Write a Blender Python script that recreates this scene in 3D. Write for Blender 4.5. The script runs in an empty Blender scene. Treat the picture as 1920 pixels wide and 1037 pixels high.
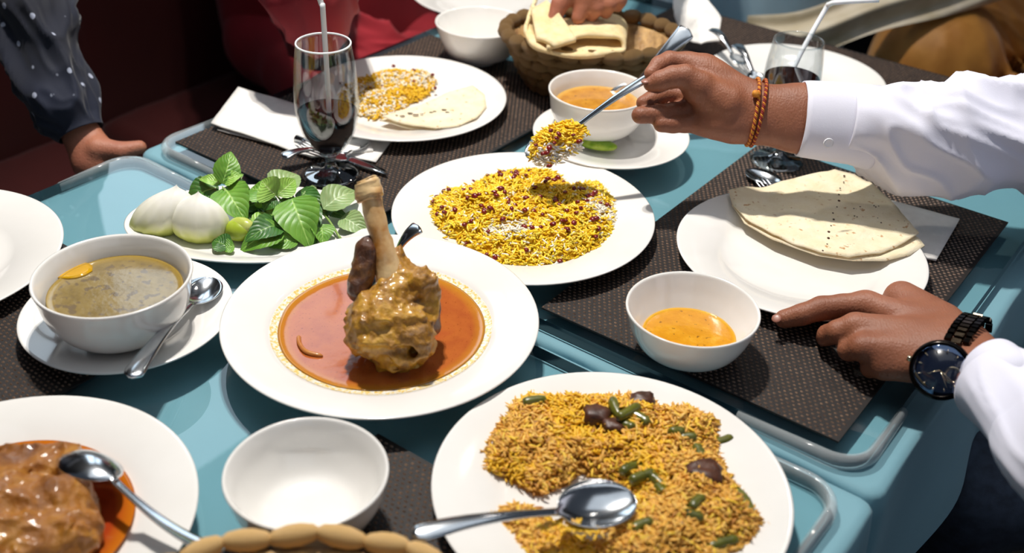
import bpy, math, random
import numpy as np
from mathutils import Matrix, Vector
random.seed(7); np.random.seed(7)
S = bpy.context.scene
COL = S.collection
PI = math.pi
T = 0.75                      # height of the glass table tops above the floor
# ------------------------------------------------------------------ camera
FPX, PITCH, ROLL, CH = 2094.8, math.radians(33.205), math.radians(2.381), 0.647
cam = bpy.data.cameras.new('camera'); camo = bpy.data.objects.new('camera', cam); COL.objects.link(camo)
camo.matrix_world = Matrix.Translation((0, 0, T+CH)) @ Matrix.Rotation(PI/2-PITCH, 4, 'X') @ Matrix.Rotation(ROLL, 4, 'Z')
cam.sensor_width = 36; cam.lens = 36*FPX/1920; cam.clip_start = 0.02
cam.dof.use_dof = True; cam.dof.focus_distance = 1.16; cam.dof.aperture_fstop = 4.2
S.camera = camo
# ------------------------------------------------------------------ light and exposure
S.view_settings.view_transform = 'Standard'; S.view_settings.look = 'None'
S.view_settings.gamma = 1; S.view_settings.exposure = 0.0
wd = bpy.data.worlds.new('world'); S.world = wd; wd.use_nodes = True
wd.node_tree.nodes['Background'].inputs[0].default_value = (.62, .74, .95, 1)
wd.node_tree.nodes['Background'].inputs[1].default_value = .06
def lamp(name, kind, loc, energy, color, target=None, **kw):
    l = bpy.data.lights.new(name, kind); l.energy = energy; l.color = color
    for k, v in kw.items(): setattr(l, k, v)
    o = bpy.data.objects.new(name, l); COL.objects.link(o); o.location = loc
    if target is not None:
        o.rotation_euler = (Vector(target)-Vector(loc)).to_track_quat('-Z', 'Y').to_euler()
    return o
# ceiling spots almost straight above the table, in a close pair
lamp('ceiling_spot', 'SPOT', (-.28, 1.42, T+1.85), 90, (1, .95, .88), (-.05, 1.02, T), spot_size=1.45, spot_blend=.7, shadow_soft_size=.022)
lamp('ceiling_spot', 'SPOT', (-.21, 1.45, T+1.85), 90, (1, .95, .88), (.12, 1.02, T), spot_size=1.45, spot_blend=.7, shadow_soft_size=.022)
lamp('ceiling_spot', 'SPOT', (.75, 2.5, T+1.85), 22, (1, .93, .84), (.6, 2.0, T), spot_size=1.3, spot_blend=.8, shadow_soft_size=.05)
# added fills: soft area overhead for the steel, cool one behind the camera
lamp('overhead_fill', 'AREA', (.2, .9, T+2.0), 8, (.86, .93, 1), (.2, .9, T), shape='RECTANGLE', size=2.2, size_y=1.6)
lamp('camera_side_fill', 'AREA', (.9, -1.6, T+1.15), 5, (.72, .85, 1), (.2, 1.2, T), shape='RECTANGLE', size=2.2, size_y=1.3)

# ------------------------------------------------------------------ maths helpers
_c, _s = math.cos(ROLL), math.sin(ROLL); _cp, _sp = math.cos(PITCH), math.sin(PITCH)
def _dir(x, y):
    x, y = _c*x-_s*y, _s*x+_c*y
    return np.array([x, _cp+y*_sp, -_sp+y*_cp])
CR = _dir(1, 0)-_dir(0, 0); CU = _dir(0, 1)-_dir(0, 0); CF = _dir(0, 0)
EYE = np.array([0, 0, T+CH])
def W(px, py, h=0.0):          # where the photo's point (px,py) lies on the level h above the glass
    d = _dir((px-960)/FPX, -(py-518.5)/FPX); return EYE+d*((CH-h)/-d[2])
def PD(px, py, dep): return EYE+_dir((px-960)/FPX, -(py-518.5)/FPX)*dep
def depth(p): return float(np.dot(np.asarray(p)-EYE, CF))
U = np.array([.812, -.5836, 0]); V = np.array([.5836, .812, 0])    # the two directions of the tables
def AB(a, b, h=0.0): return a*U+b*V+np.array([0, 0, T+h])
def nrm(v): v = np.asarray(v, float); return v/np.linalg.norm(v)
def circ(*p):                  # circle through three points
    (x1, y1), (x2, y2), (x3, y3) = [q[:2] for q in p]
    A = np.array([[x2-x1, y2-y1], [x3-x1, y3-y1]])*2
    c = np.linalg.solve(A, [x2*x2-x1*x1+y2*y2-y1*y1, x3*x3-x1*x1+y3*y3-y1*y1]); return c[0], c[1], math.hypot(x1-c[0], y1-c[1])
def h3(i, j, k, s=0):
    n = (i.astype(np.int64)*374761393+j.astype(np.int64)*668265263+k.astype(np.int64)*2147483647+s*974711) & 0xffffffff
    n = ((n ^ (n >> 13))*1274126177) & 0xffffffff
    return ((n ^ (n >> 16)) & 0xffff)/32768.0-1
def noise(P, sc, s=0):
    P = np.asarray(P, float)*sc; i = np.floor(P); f = P-i; f = f*f*(3-2*f); i = i.astype(np.int64)
    r = 0
    for a in (0, 1):
        for b in (0, 1):
            for c in (0, 1):
                w = (f[..., 0] if a else 1-f[..., 0])*(f[..., 1] if b else 1-f[..., 1])*(f[..., 2] if c else 1-f[..., 2])
                r = r+w*h3(i[..., 0]+a, i[..., 1]+b, i[..., 2]+c, s)
    return r
def fbm(P, sc, o=3, s=0):
    r = 0
    for k in range(o): r = r+noise(P, sc*2**k, s+k*17)/2**k
    return r
# ------------------------------------------------------------------ materials
def lin(c):
    if isinstance(c, str): c = tuple(int(c[i:i+2], 16)/255 for i in (0, 2, 4))
    return tuple(x/12.92 if x <= .04045 else ((x+.055)/1.055)**2.4 for x in c)+(1,)
class NT:
    def __init__(s, name):
        s.m = bpy.data.materials.new(name); s.m.use_nodes = True; s.t = s.m.node_tree; s.n = s.t.nodes
        s.b = s.n['Principled BSDF']; s.out = s.n['Material Output']
    def new(s, t, **kw):
        n = s.n.new(t)
        for k, v in kw.items(): setattr(n, k, v)
        return n
    def link(s, a, b): s.t.links.new(a, b)
    def coord(s, kind='Object'): return s.new('ShaderNodeTexCoord').outputs[kind]
    def noise(s, scale, detail=4, rough=.55, vec=None, dist=0):
        n = s.new('ShaderNodeTexNoise'); n.inputs['Scale'].default_value = scale; n.inputs['Detail'].default_value = detail
        n.inputs['Roughness'].default_value = rough; n.inputs['Distortion'].default_value = dist
        s.link(vec or s.coord(), n.inputs['Vector']); return n.outputs['Fac']
    def ramp(s, fac, stops):
        r = s.new('ShaderNodeValToRGB'); e = r.color_ramp.elements
        while len(e) > 1: e.remove(e[0])
        e[0].position = stops[0][0]; e[0].color = lin(stops[0][1])
        for p, c in stops[1:]:
            k = e.new(p); k.color = lin(c)
        s.link(fac, r.inputs[0]); return r.outputs[0]
    def mix(s, fac, a, b):
        m = s.new('ShaderNodeMix', data_type='RGBA')
        for v, i in ((fac, 0), (a, 6), (b, 7)):
            if isinstance(v, (float, int)): m.inputs[i].default_value = v
            elif isinstance(v, (str, tuple)): m.inputs[i].default_value = lin(v)
            else: s.link(v, m.inputs[i])
        return m.outputs[2]
    def math(s, op, a, b=0.0):
        m = s.new('ShaderNodeMath', operation=op)
        for i, v in enumerate((a, b)):
            if isinstance(v, (float, int)): m.inputs[i].default_value = v
            else: s.link(v, m.inputs[i])
        return m.outputs[0]
    def col(s, c):
        if isinstance(c, (str, tuple)): s.b.inputs['Base Color'].default_value = lin(c)
        else: s.link(c, s.b.inputs['Base Color'])
    def bump(s, fac, strength=.3, dist=.001):
        b = s.new('ShaderNodeBump'); b.inputs['Strength'].default_value = strength; b.inputs['Distance'].default_value = dist
        s.link(fac, b.inputs['Height']); s.link(b.outputs[0], s.b.inputs['Normal'])
    def set(s, **kw):
        for k, v in kw.items(): s.b.inputs[k.replace('_', ' ')].default_value = v
        return s
def mat(name, c1, c2=None, scale=30, rough=.5, metal=0, bump=0, bscale=None, bdist=.001, lo=.35, hi=.65, **kw):
    t = NT(name)
    if c2: t.col(t.ramp(t.noise(scale), [(lo, c1), (hi, c2)]))
    else: t.col(c1)
    t.set(Roughness=rough, Metallic=metal, **kw)
    if bump: t.bump(t.noise(bscale or scale, 3), bump, bdist)
    return t.m
M = {}
M['ceramic'] = mat('white glazed ceramic', 'f1eeea', 'ebe8e3', 9, .13, Coat_Weight=.4, Coat_Roughness=.04)
M['steel'] = mat('polished steel', 'dfe3e7', 'd2d6da', 60, .17, 1)
M['darksteel'] = mat('blackened steel', '1c1a19', '26221f', 200, .2, 1)
M['midsteel'] = mat('brushed dark steel', '6a5c4c', '4a4036', 200, .22, 1)
M['goldsteel'] = mat('bright steel', 'd8c3a2', None, rough=.15, metal=1)
M['napkin'] = mat('paper napkin', 'f3efea', 'e8e4df', 60, .9, bump=.35, bscale=700, bdist=.0006)
M['straw'] = mat('white straw plastic', 'f4f3f5', None, rough=.35, Subsurface_Weight=.1)
M['matbase'] = mat('dark woven vinyl', '120c0a', '1d1411', 160, .65, bump=.4, bscale=900)
M['matbead'] = mat('tan woven vinyl strands', '4e3c32', '8b705c', 260, .35)
M['wood'] = mat('dark table wood', '2a1a12', '3b261a', 12, .5)
M['navy'] = None
def cloth_teal():
    t = NT('pale teal tablecloth'); t.col(t.ramp(t.noise(4, 3), [(.3, '6f9caa'), (.7, '7ba8b5')])); t.set(Roughness=.75, Sheen_Weight=.1)
    w = t.noise(900, 2); t.bump(w, .25, .0006); return t.m
M['cloth'] = cloth_teal()
def sheetglass():
    t = NT('clear table glass'); t.n.remove(t.b)
    tr = t.new('ShaderNodeBsdfTransparent'); tr.inputs[0].default_value = (.95, .985, .985, 1)
    gl = t.new('ShaderNodeBsdfGlossy'); gl.inputs['Roughness'].default_value = .015
    fr = t.new('ShaderNodeFresnel'); fr.inputs[0].default_value = 1.5
    geo = t.new('ShaderNodeNewGeometry')
    f2 = t.math('MULTIPLY', t.math('MULTIPLY', fr.outputs[0], 1.5), t.math('SUBTRACT', 1.0, geo.outputs['Backfacing']))
    mx = t.new('ShaderNodeMixShader'); t.link(f2, mx.inputs[0]); t.link(tr.outputs[0], mx.inputs[1]); t.link(gl.outputs[0], mx.inputs[2])
    t.link(mx.outputs[0], t.out.inputs[0]); return t.m
M['glass'] = sheetglass()
M['glassedge'] = mat('dark ground glass edge', '10202a', '1d3440', 20, .12, Coat_Weight=1.0)
def clearplastic():
    t = NT('clear soft corner guard'); t.col('e3eaec'); t.set(Roughness=.10, Coat_Weight=.8)
    tr = t.new('ShaderNodeBsdfTransparent'); mx = t.new('ShaderNodeMixShader'); mx.inputs[0].default_value = .30
    t.link(tr.outputs[0], mx.inputs[1]); t.link(t.b.outputs[0], mx.inputs[2]); t.link(mx.outputs[0], t.out.inputs[0]); return t.m
M['guard'] = clearplastic()
def goblet_glass(nm='clear goblet glass', fa=.5, fb=.03, tc=(.96, .975, .98, 1)):
    t = NT(nm); t.n.remove(t.b)
    tr = t.new('ShaderNodeBsdfTransparent'); tr.inputs[0].default_value = tc
    gl = t.new('ShaderNodeBsdfGlossy'); gl.inputs['Roughness'].default_value = .02
    lw = t.new('ShaderNodeLayerWeight'); lw.inputs[0].default_value = .22
    f = t.math('MINIMUM', t.math('ADD', t.math('MULTIPLY', lw.outputs['Facing'], fa), fb), 1.0)
    mx = t.new('ShaderNodeMixShader'); t.link(f, mx.inputs[0]); t.link(tr.outputs[0], mx.inputs[1]); t.link(gl.outputs[0], mx.inputs[2])
    t.link(mx.outputs[0], t.out.inputs[0]); return t.m
M['goblet'] = goblet_glass(); M['footglass'] = goblet_glass('reflection-tinted goblet foot glass', .7, .32, (.80, .90, .95, 1))  # foot's blue tint and raised gloss imitate the window's reflection
M['thickglass'] = mat('solid stem glass', 'ffffff', rough=.0, Transmission_Weight=1.0, IOR=1.45)
M['cola'] = mat('dark cola', '160806', '1d0b07', 20, .02, Coat_Weight=.6)
def liquid(name, stops, scale=30, rough=.12, spk=None, edge=None, R=None, bumps=.15):
    t = NT(name); c = t.ramp(t.noise(scale, 6, .6), stops)
    if spk:
        v = t.noise(spk[1], 2, .5); f = t.ramp(v, [(spk[2], '000000'), (spk[2]+.05, 'ffffff')]); c = t.mix(f, c, spk[0])
    if edge:
        g = t.new('ShaderNodeVectorMath', operation='LENGTH'); t.link(t.coord(), g.inputs[0])
        f = t.ramp(t.math('DIVIDE', g.outputs['Value'], R), [(.86, '000000'), (1.0, 'ffffff')]); c = t.mix(f, c, edge)
    t.col(c); t.set(Roughness=rough, Coat_Weight=.5, Coat_Roughness=.05); t.bump(t.noise(scale*4, 3), bumps, .0008); return t.m
def skin(name, c1, c2, c3):
    t = NT(name); a = t.ramp(t.noise(22, 4), [(.3, c1), (.7, c2)]); b = t.ramp(t.noise(9, 2), [(.45, '000000'), (.7, 'ffffff')])
    t.col(t.mix(t.math('MULTIPLY', b, .5), a, c3)); t.set(Roughness=.48, Subsurface_Weight=.08, Subsurface_Scale=.01)
    v = t.new('ShaderNodeTexVoronoi'); v.inputs['Scale'].default_value = 420; t.link(t.coord(), v.inputs['Vector'])
    mm = t.new('ShaderNodeMapping'); mm.inputs['Scale'].default_value = (5, 1, 1); t.link(t.coord(), mm.inputs[0])
    n = t.noise(130, 4, .7, mm.outputs[0]); t.bump(t.math('ADD', t.math('MULTIPLY', v.outputs['Distance'], .35), n), .6, .0012); return t.m
M['skin'] = skin('warm brown skin', '855038', '9c6246', 'a87058')
M['skinpale'] = skin('light brown skin', 'a8694f', 'b87a5e', 'a0584a')
M['nail'] = mat('fingernail', '9c6654', None, rough=.4, Coat_Weight=.3)
def fabric(name, c1, c2, scale=6, rough=.8, bump=.3, bs=900, sheen=.1):
    t = NT(name); t.col(t.ramp(t.noise(scale, 3), [(.35, c1), (.65, c2)])); t.set(Roughness=rough, Sheen_Weight=sheen); t.bump(t.noise(bs, 2), bump, .0005); return t.m
M['shirt'] = fabric('white cotton shirt', 'e6e5f2', 'dedeee')
M['button'] = mat('pearl button', 'f4f2f5', None, rough=.2)
M['jeans'] = fabric('blue grey denim', '27303f', '3a4557', 60, bump=.6, bs=1200)
M['red'] = fabric('crimson cloth', '8e1220', '9f1626', 8)
M['redbooth'] = fabric('dark maroon leatherette', '3a0d0c', '42100e', 5, .45, .1, 300)
M['paleblue'] = fabric('pale blue cotton', 'a9c8d8', 'b8d4e2', 10)
M['gold'] = fabric('ochre gold cloth', '9c6420', 'b27a30', 14, .6)
M['shawl'] = fabric('beige sheer shawl', 'b3a588', 'd0c6b4', 12, .7)
M['grey'] = fabric('grey trousers', '4b4e55', '5a5d63', 40)
M['darkwall'] = mat('dark wall', '160d0c', '1c1110', 3, .8)
M['darkfloor'] = mat('dark floor tiles', '0e0c0c', '151212', 5, .6)
def dotted_navy():
    t = NT('navy shirt with small pale flecks'); v = t.new('ShaderNodeTexVoronoi'); v.inputs['Scale'].default_value = 44; v.inputs['Randomness'].default_value = .5
    t.link(t.coord(), v.inputs['Vector']); f = t.ramp(v.outputs['Distance'], [(.15, 'ffffff'), (.20, '000000')])
    base = t.ramp(t.noise(7, 3), [(.3, '070b1a'), (.7, '0c1731')]); t.col(t.mix(f, base, 'a9afc2')); t.set(Roughness=.8, Sheen_Weight=.1); t.bump(t.noise(700, 2), .2, .0005); return t.m
M['navy'] = dotted_navy()
# ------------------------------------------------------------------ object helpers
def mesh(name, v, f, m, parent=None, smooth=True, loc=None, uv=None, colr=None, midx=None):
    me = bpy.data.meshes.new(name); v = np.asarray(v, float)
    if loc is not None: v = v-np.asarray(loc)
    me.from_pydata(v.tolist(), [], [list(map(int, q)) for q in f] if not isinstance(f, np.ndarray) else f.tolist())
    for k in (m if isinstance(m, (list, tuple)) else [m]): me.materials.append(k)
    if smooth: me.polygons.foreach_set('use_smooth', [True]*len(me.polygons))
    if midx is not None: me.polygons.foreach_set('material_index', midx)
    if colr is not None:
        a = me.color_attributes.new('tint', 'FLOAT_COLOR', 'POINT'); a.data.foreach_set('color', np.asarray(colr, np.float32).ravel())
    if uv is not None:
        l = me.uv_layers.new(name='UVMap'); idx = np.zeros(len(me.loops), np.int32); me.loops.foreach_get('vertex_index', idx)
        l.data.foreach_set('uv', np.asarray(uv, np.float32)[idx].ravel())
    me.update()
    o = bpy.data.objects.new(name, me); COL.objects.link(o)
    if loc is not None: o.location = loc
    if parent is not None: attach(o, parent)
    return o
def attach(o, parent):           # child keeps its place in the world
    pm = Matrix.LocRotScale(parent.location, parent.rotation_euler, parent.scale)
    o.parent = parent; o.matrix_parent_inverse = pm.inverted()
def tag(o, label=None, cat=None, group=None, kind=None):
    if label: o['label'] = label
    if cat: o['category'] = cat
    if group: o['group'] = group
    if kind: o['kind'] = kind
    return o
def thing(name, label, cat, loc, group=None):
    o = bpy.data.objects.new(name, None); COL.objects.link(o); o.location = [float(x) for x in loc]; o.empty_display_size = .02
    return tag(o, label, cat, group)
def structure(name, *a, **k): return tag(mesh(name, *a, **k), kind='structure')
def join(*parts):
    V_, F_, n = [], [], 0
    for v, f in parts:
        V_.append(np.asarray(v, float)); F_ += [[i+n for i in q] for q in f]; n += len(v)
    return np.concatenate(V_), F_
def xf(vf, Mx):
    v, f = vf; v = np.asarray(v); A = np.array(Mx); return v@A[:3, :3].T+A[:3, 3], f
def frame(o, x, z=(0, 0, 1)):    # matrix with x axis along x, z as near z as may be
    x = nrm(x); y = nrm(np.cross(z, x)); z = np.cross(x, y)
    A = np.eye(4); A[:3, 0] = x; A[:3, 1] = y; A[:3, 2] = z; A[:3, 3] = o; return A
def lathe(prof, seg=72, c=(0, 0, 0), sx=1, sy=1, rot=0, close=True):
    prof = np.asarray(prof, float); n = len(prof); th = np.arange(seg)*2*PI/seg
    x = prof[:, 0][:, None]*np.cos(th)*sx; y = prof[:, 0][:, None]*np.sin(th)*sy; z = np.repeat(prof[:, 1][:, None], seg, 1)
    cr, sr = math.cos(rot), math.sin(rot)
    v = np.stack([x*cr-y*sr+c[0], x*sr+y*cr+c[1], z+c[2]], -1).reshape(-1, 3)
    f = [[i*seg+j, i*seg+(j+1) % seg, (i+1)*seg+(j+1) % seg, (i+1)*seg+j] for i in range(n-1) for j in range(seg)]
    if close:
        f.append([j for j in range(seg)][::-1]); f.append([(n-1)*seg+j for j in range(seg)])
    return v, f
def smoothprof(p, n=4):          # Catmull-Rom through profile points
    p = np.asarray(p, float); q = np.vstack([2*p[0]-p[1], p, 2*p[-1]-p[-2]]); out = []
    for i in range(1, len(q)-2):
        for t in np.arange(n)/n:
            out.append(.5*((2*q[i])+(-q[i-1]+q[i+1])*t+(2*q[i-1]-5*q[i]+4*q[i+1]-q[i+2])*t*t+(-q[i-1]+3*q[i]-3*q[i+1]+q[i+2])*t**3))
    out.append(p[-1]); return np.array(out)
def tube(pts, rad, seg=12, flat=None, up=(0, 0, 1), caps=True):
    pts = np.asarray(pts, float); n = len(pts); rad = np.broadcast_to(np.asarray(rad, float), (n,)) if np.ndim(rad) < 2 else np.asarray(rad)
    tg = np.gradient(pts, axis=0); tg /= np.linalg.norm(tg, axis=1)[:, None]
    v = []; u0 = np.asarray(up, float)
    for i in range(n):
        a = u0-tg[i]*np.dot(u0, tg[i]); a = nrm(a); b = np.cross(tg[i], a); u0 = a if flat is None else u0
        th = np.arange(seg)*2*PI/seg
        ra = rad[i] if rad.ndim == 1 else rad[i, 0]; rb = (ra if rad.ndim == 1 else rad[i, 1])
        v.append(pts[i]+np.outer(np.cos(th)*ra, a)+np.outer(np.sin(th)*rb, b))
    f = [[i*seg+j, i*seg+(j+1) % seg, (i+1)*seg+(j+1) % seg, (i+1)*seg+j] for i in range(n-1) for j in range(seg)]
    if caps: f.append([j for j in range(seg)][::-1]); f.append([(n-1)*seg+j for j in range(seg)])
    return np.concatenate(v), f
def box(c, d, Mx=None):
    x, y, z = [k/2 for k in d]
    v = np.array([(sx*x, sy*y, sz*z) for sz in (-1, 1) for sx, sy in ((-1, -1), (1, -1), (1, 1), (-1, 1))])+np.asarray(c)
    f = [[3, 2, 1, 0], [4, 5, 6, 7], [0, 1, 5, 4], [1, 2, 6, 5], [2, 3, 7, 6], [3, 0, 4, 7]]
    return xf((v, f), Mx) if Mx is not None else (v, f)
def ico(sub=1):
    import bmesh
    b = bmesh.new(); bmesh.ops.create_icosphere(b, subdivisions=sub, radius=1); v = np.array([q.co[:] for q in b.verts]); f = [[w.index for w in q.verts] for q in b.faces]; b.free(); return v, f
def slab(outline, thick=.002, zf=None, rings=10, cen=None, dens=6):   # star-shaped sheet inside an outline of world points
    P = np.asarray(outline, float); Q = []
    for i in range(len(P)):
        a, b = P[i], P[(i+1) % len(P)]
        for t in np.arange(dens)/dens: Q.append(a+(b-a)*t)
    Q = np.array(Q); c = P.mean(0) if cen is None else np.asarray(cen); n = len(Q)
    v = [c[None]]
    for r in range(1, rings+1): v.append(c+(Q-c)*(r/rings))
    v = np.concatenate(v)
    if zf is not None: v = v+zf(v)
    top = v+np.array([0, 0, thick]); N = len(v); f = []
    for o, fl in ((N, False), (0, True)):
        for j in range(n):
            t = [o, o+1+j, o+1+(j+1) % n]; f.append(t[::-1] if fl else t)
            for r in range(rings-1):
                q = [o+1+r*n+j, o+1+(r+1)*n+j, o+1+(r+1)*n+(j+1) % n, o+1+r*n+(j+1) % n]; f.append(q[::-1] if fl else q)
    e = 1+(rings-1)*n
    for j in range(n): f.append([e+j, e+(j+1) % n, N+e+(j+1) % n, N+e+j])
    return np.concatenate([v, top]), f
# ---------- implicit surfaces
def smin(a, b, k):
    h = np.clip(.5+.5*(b-a)/k, 0, 1); return b+(a-b)*h-k*h*(1-h)
def cap(P, a, b, ra, rb, zs=None):
    a = np.asarray(a, float); b = np.asarray(b, float)
    if zs is not None:                  # squash along an axis: zs=(axis, factor)
        ax, q = zs; ax = np.asarray(ax)
        def sq(X): return X+(X@ax)[..., None]*ax*(1/q-1)
        return cap(sq(P), sq(a), sq(b), ra, rb)
    ba = b-a; L = max(float(ba@ba), 1e-12); t = np.clip(((P-a)@ba)/L, 0, 1)
    return np.linalg.norm(P-a-t[..., None]*ba, axis=-1)-(ra+(rb-ra)*t)
def nets(fn, lo, hi, h):
    lo = np.asarray(lo, float); hi = np.asarray(hi, float); n = np.ceil((hi-lo)/h).astype(int)+1
    ax = [lo[k]+np.arange(n[k])*h for k in range(3)]
    P = np.stack(np.meshgrid(*ax, indexing='ij'), -1).astype(np.float32); F = fn(P.astype(np.float32)); F = np.asarray(F, float)
    ins = F < 0; c = [slice(0, -1), slice(1, None)]; cnt = 0
    for i in (0, 1):
        for j in (0, 1):
            for k in (0, 1): cnt = cnt+ins[c[i], c[j], c[k]].astype(int)
    act = (cnt > 0) & (cnt < 8); I = np.argwhere(act); idx = -np.ones(act.shape, int); idx[act] = np.arange(len(I))
    acc = np.zeros((len(I), 3)); num = np.zeros(len(I))
    cs = [(i, j, k) for i in (0, 1) for j in (0, 1) for k in (0, 1)]
    for a in cs:
        for d in range(3):
            if a[d] == 0:
                b = list(a); b[d] = 1
                fa = F[I[:, 0]+a[0], I[:, 1]+a[1], I[:, 2]+a[2]]; fb = F[I[:, 0]+b[0], I[:, 1]+b[1], I[:, 2]+b[2]]
                m = (fa < 0) != (fb < 0); t = np.where(m, fa/np.where(m, fa-fb, 1), 0)
                p = np.array(a, float)[None]+np.zeros((len(I), 3)); p[:, d] += t; acc[m] += p[m]; num[m] += 1
    v = lo+(I+acc/num[:, None])*h; fs = []
    for d in range(3):
        e = [slice(None)]*3; e2 = [slice(None)]*3; e[d] = slice(0, -1); e2[d] = slice(1, None)
        A, B = ins[tuple(e)], ins[tuple(e2)]; X = np.argwhere(A != B); o1, o2 = [(1, 2), (2, 0), (0, 1)][d]
        ok = (X[:, o1] > 0) & (X[:, o2] > 0) & (X[:, o1] < n[o1]-1) & (X[:, o2] < n[o2]-1); X = X[ok]
        sgn = A[X[:, 0], X[:, 1], X[:, 2]]
        def at(s1, s2):
            Y = X.copy(); Y[:, o1] -= s1; Y[:, o2] -= s2; return idx[Y[:, 0], Y[:, 1], Y[:, 2]]
        q = np.stack([at(1, 1), at(0, 1), at(0, 0), at(1, 0)], -1); q[~sgn] = q[~sgn][:, ::-1]; fs.append(q)
    f = np.concatenate(fs); f = f[(f >= 0).all(1)]
    for _ in range(2):                  # light smoothing
        s = np.zeros_like(v); w = np.zeros(len(v))
        for a, b in ((0, 1), (1, 2), (2, 3), (3, 0)):
            np.add.at(s, f[:, a], v[f[:, b]]); np.add.at(w, f[:, a], 1)
            np.add.at(s, f[:, b], v[f[:, a]]); np.add.at(w, f[:, b], 1)
        v = v*.5+.5*s/np.maximum(w, 1)[:, None]
    return v, f

# ================================================================== SETTING
def rect(a0, a1, b0, b1, z): return [AB(a0, b0, z), AB(a1, b0, z), AB(a1, b1, z), AB(a0, b1, z)]
structure('floor', [(-4, -1.5, 0), (4, -1.5, 0), (4, 6, 0), (-4, 6, 0)], [[0, 1, 2, 3]], M['darkfloor'], smooth=False)
def wallslab(name, p, q, z0, z1, m, th=.12):
    p = np.array(p[:2]+(0,)) if len(p) == 2 else np.array(p); q = np.array(q[:2]+(0,)) if len(q) == 2 else np.array(q)
    d = q-p; L = np.linalg.norm(d); A = frame((p+q)/2+np.array([0, 0, (z0+z1)/2]), d)
    v, f = box((0, 0, 0), (L, th, z1-z0), A); return structure(name, v, f, m, smooth=False)
pa, pb = AB(-2.07, -.9), AB(-2.07, 4.6); wallslab('wall_left', (pa[0], pa[1]), (pb[0], pb[1]), 0, 2.9, M['darkwall'])
pc = AB(3.2, 4.6); wallslab('wall_back', (pb[0], pb[1]), (pc[0], pc[1]), 0, 2.9, M['darkwall'])
# tall bright window in the back-left wall, seen only as a reflection in the glass
wm = NT('daylight window pane'); wm.n.remove(wm.b); em = wm.new('ShaderNodeEmission'); em.inputs[0].default_value = (.72, .87, 1, 1); em.inputs[1].default_value = 2.3; wm.link(em.outputs[0], wm.out.inputs[0])
def window(name, b0, b1, z0, z1, a=-1.955):
    fr = []
    for bb, zz, w, hgt in (((b0+b1)/2, z0, b1-b0+.1, .06), ((b0+b1)/2, z1, b1-b0+.1, .06), (b0, (z0+z1)/2, .06, z1-z0), (b1, (z0+z1)/2, .06, z1-z0), ((b0+b1)/2, (z0+z1)/2, .05, z1-z0)):
        fr.append(box((0, 0, 0), (w, .05, hgt), frame(AB(a, bb, zz), V)))
    o = structure(name, *join(*fr), M['wood'], smooth=False)
    v = [AB(a-.01, b0, z0), AB(a-.01, b1, z0), AB(a-.01, b1, z1), AB(a-.01, b0, z1)]
    p = mesh('pane', v+[q-.008*U for q in v], [[0, 1, 2, 3], [7, 6, 5, 4], [0, 4, 5, 1], [1, 5, 6, 2], [2, 6, 7, 3], [3, 7, 4, 0]], wm.m, o, smooth=False); return o
window('window_1', 1.13, 2.05, .36, 1.5)

# ---- booth bench on the left
bench = thing('booth_bench', 'dark maroon leatherette booth bench running along the left side of the tables', 'bench', AB(-1.55, 1.2, -.75))
def cushion(a0, a1, b0, b1, z0, z1, r=.03):
    def fn(P):
        pa_ = P@U-(a0+a1)/2; pb_ = P@V-(b0+b1)/2; pz = P[..., 2]-(T+(z0+z1)/2)
        q = np.stack([np.abs(pa_)-(a1-a0)/2+r, np.abs(pb_)-(b1-b0)/2+r, np.abs(pz)-(z1-z0)/2+r], -1)
        return np.linalg.norm(np.maximum(q, 0), axis=-1)+np.minimum(q.max(-1), 0)-r
    cs = np.array([AB(a, b, z) for a in (a0, a1) for b in (b0, b1) for z in (z0, z1)])
    return nets(fn, cs.min(0)-.02, cs.max(0)+.02, .02)
for b0, b1 in ((-.2, 1.08), (1.095, 2.4)):
    mesh('seat_cushion', *cushion(-1.8, -1.28, b0, b1, -.44, -.30), M['redbooth'], bench)
    mesh('backrest', *cushion(-1.92, -1.80, b0, b1, -.42, .32), M['redbooth'], bench)
mesh('plinth', *box((0, 0, 0), (2.6, .55, .30), frame(AB(-1.6, 1.1, -.595), V)), M['wood'], bench, smooth=False)

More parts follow.
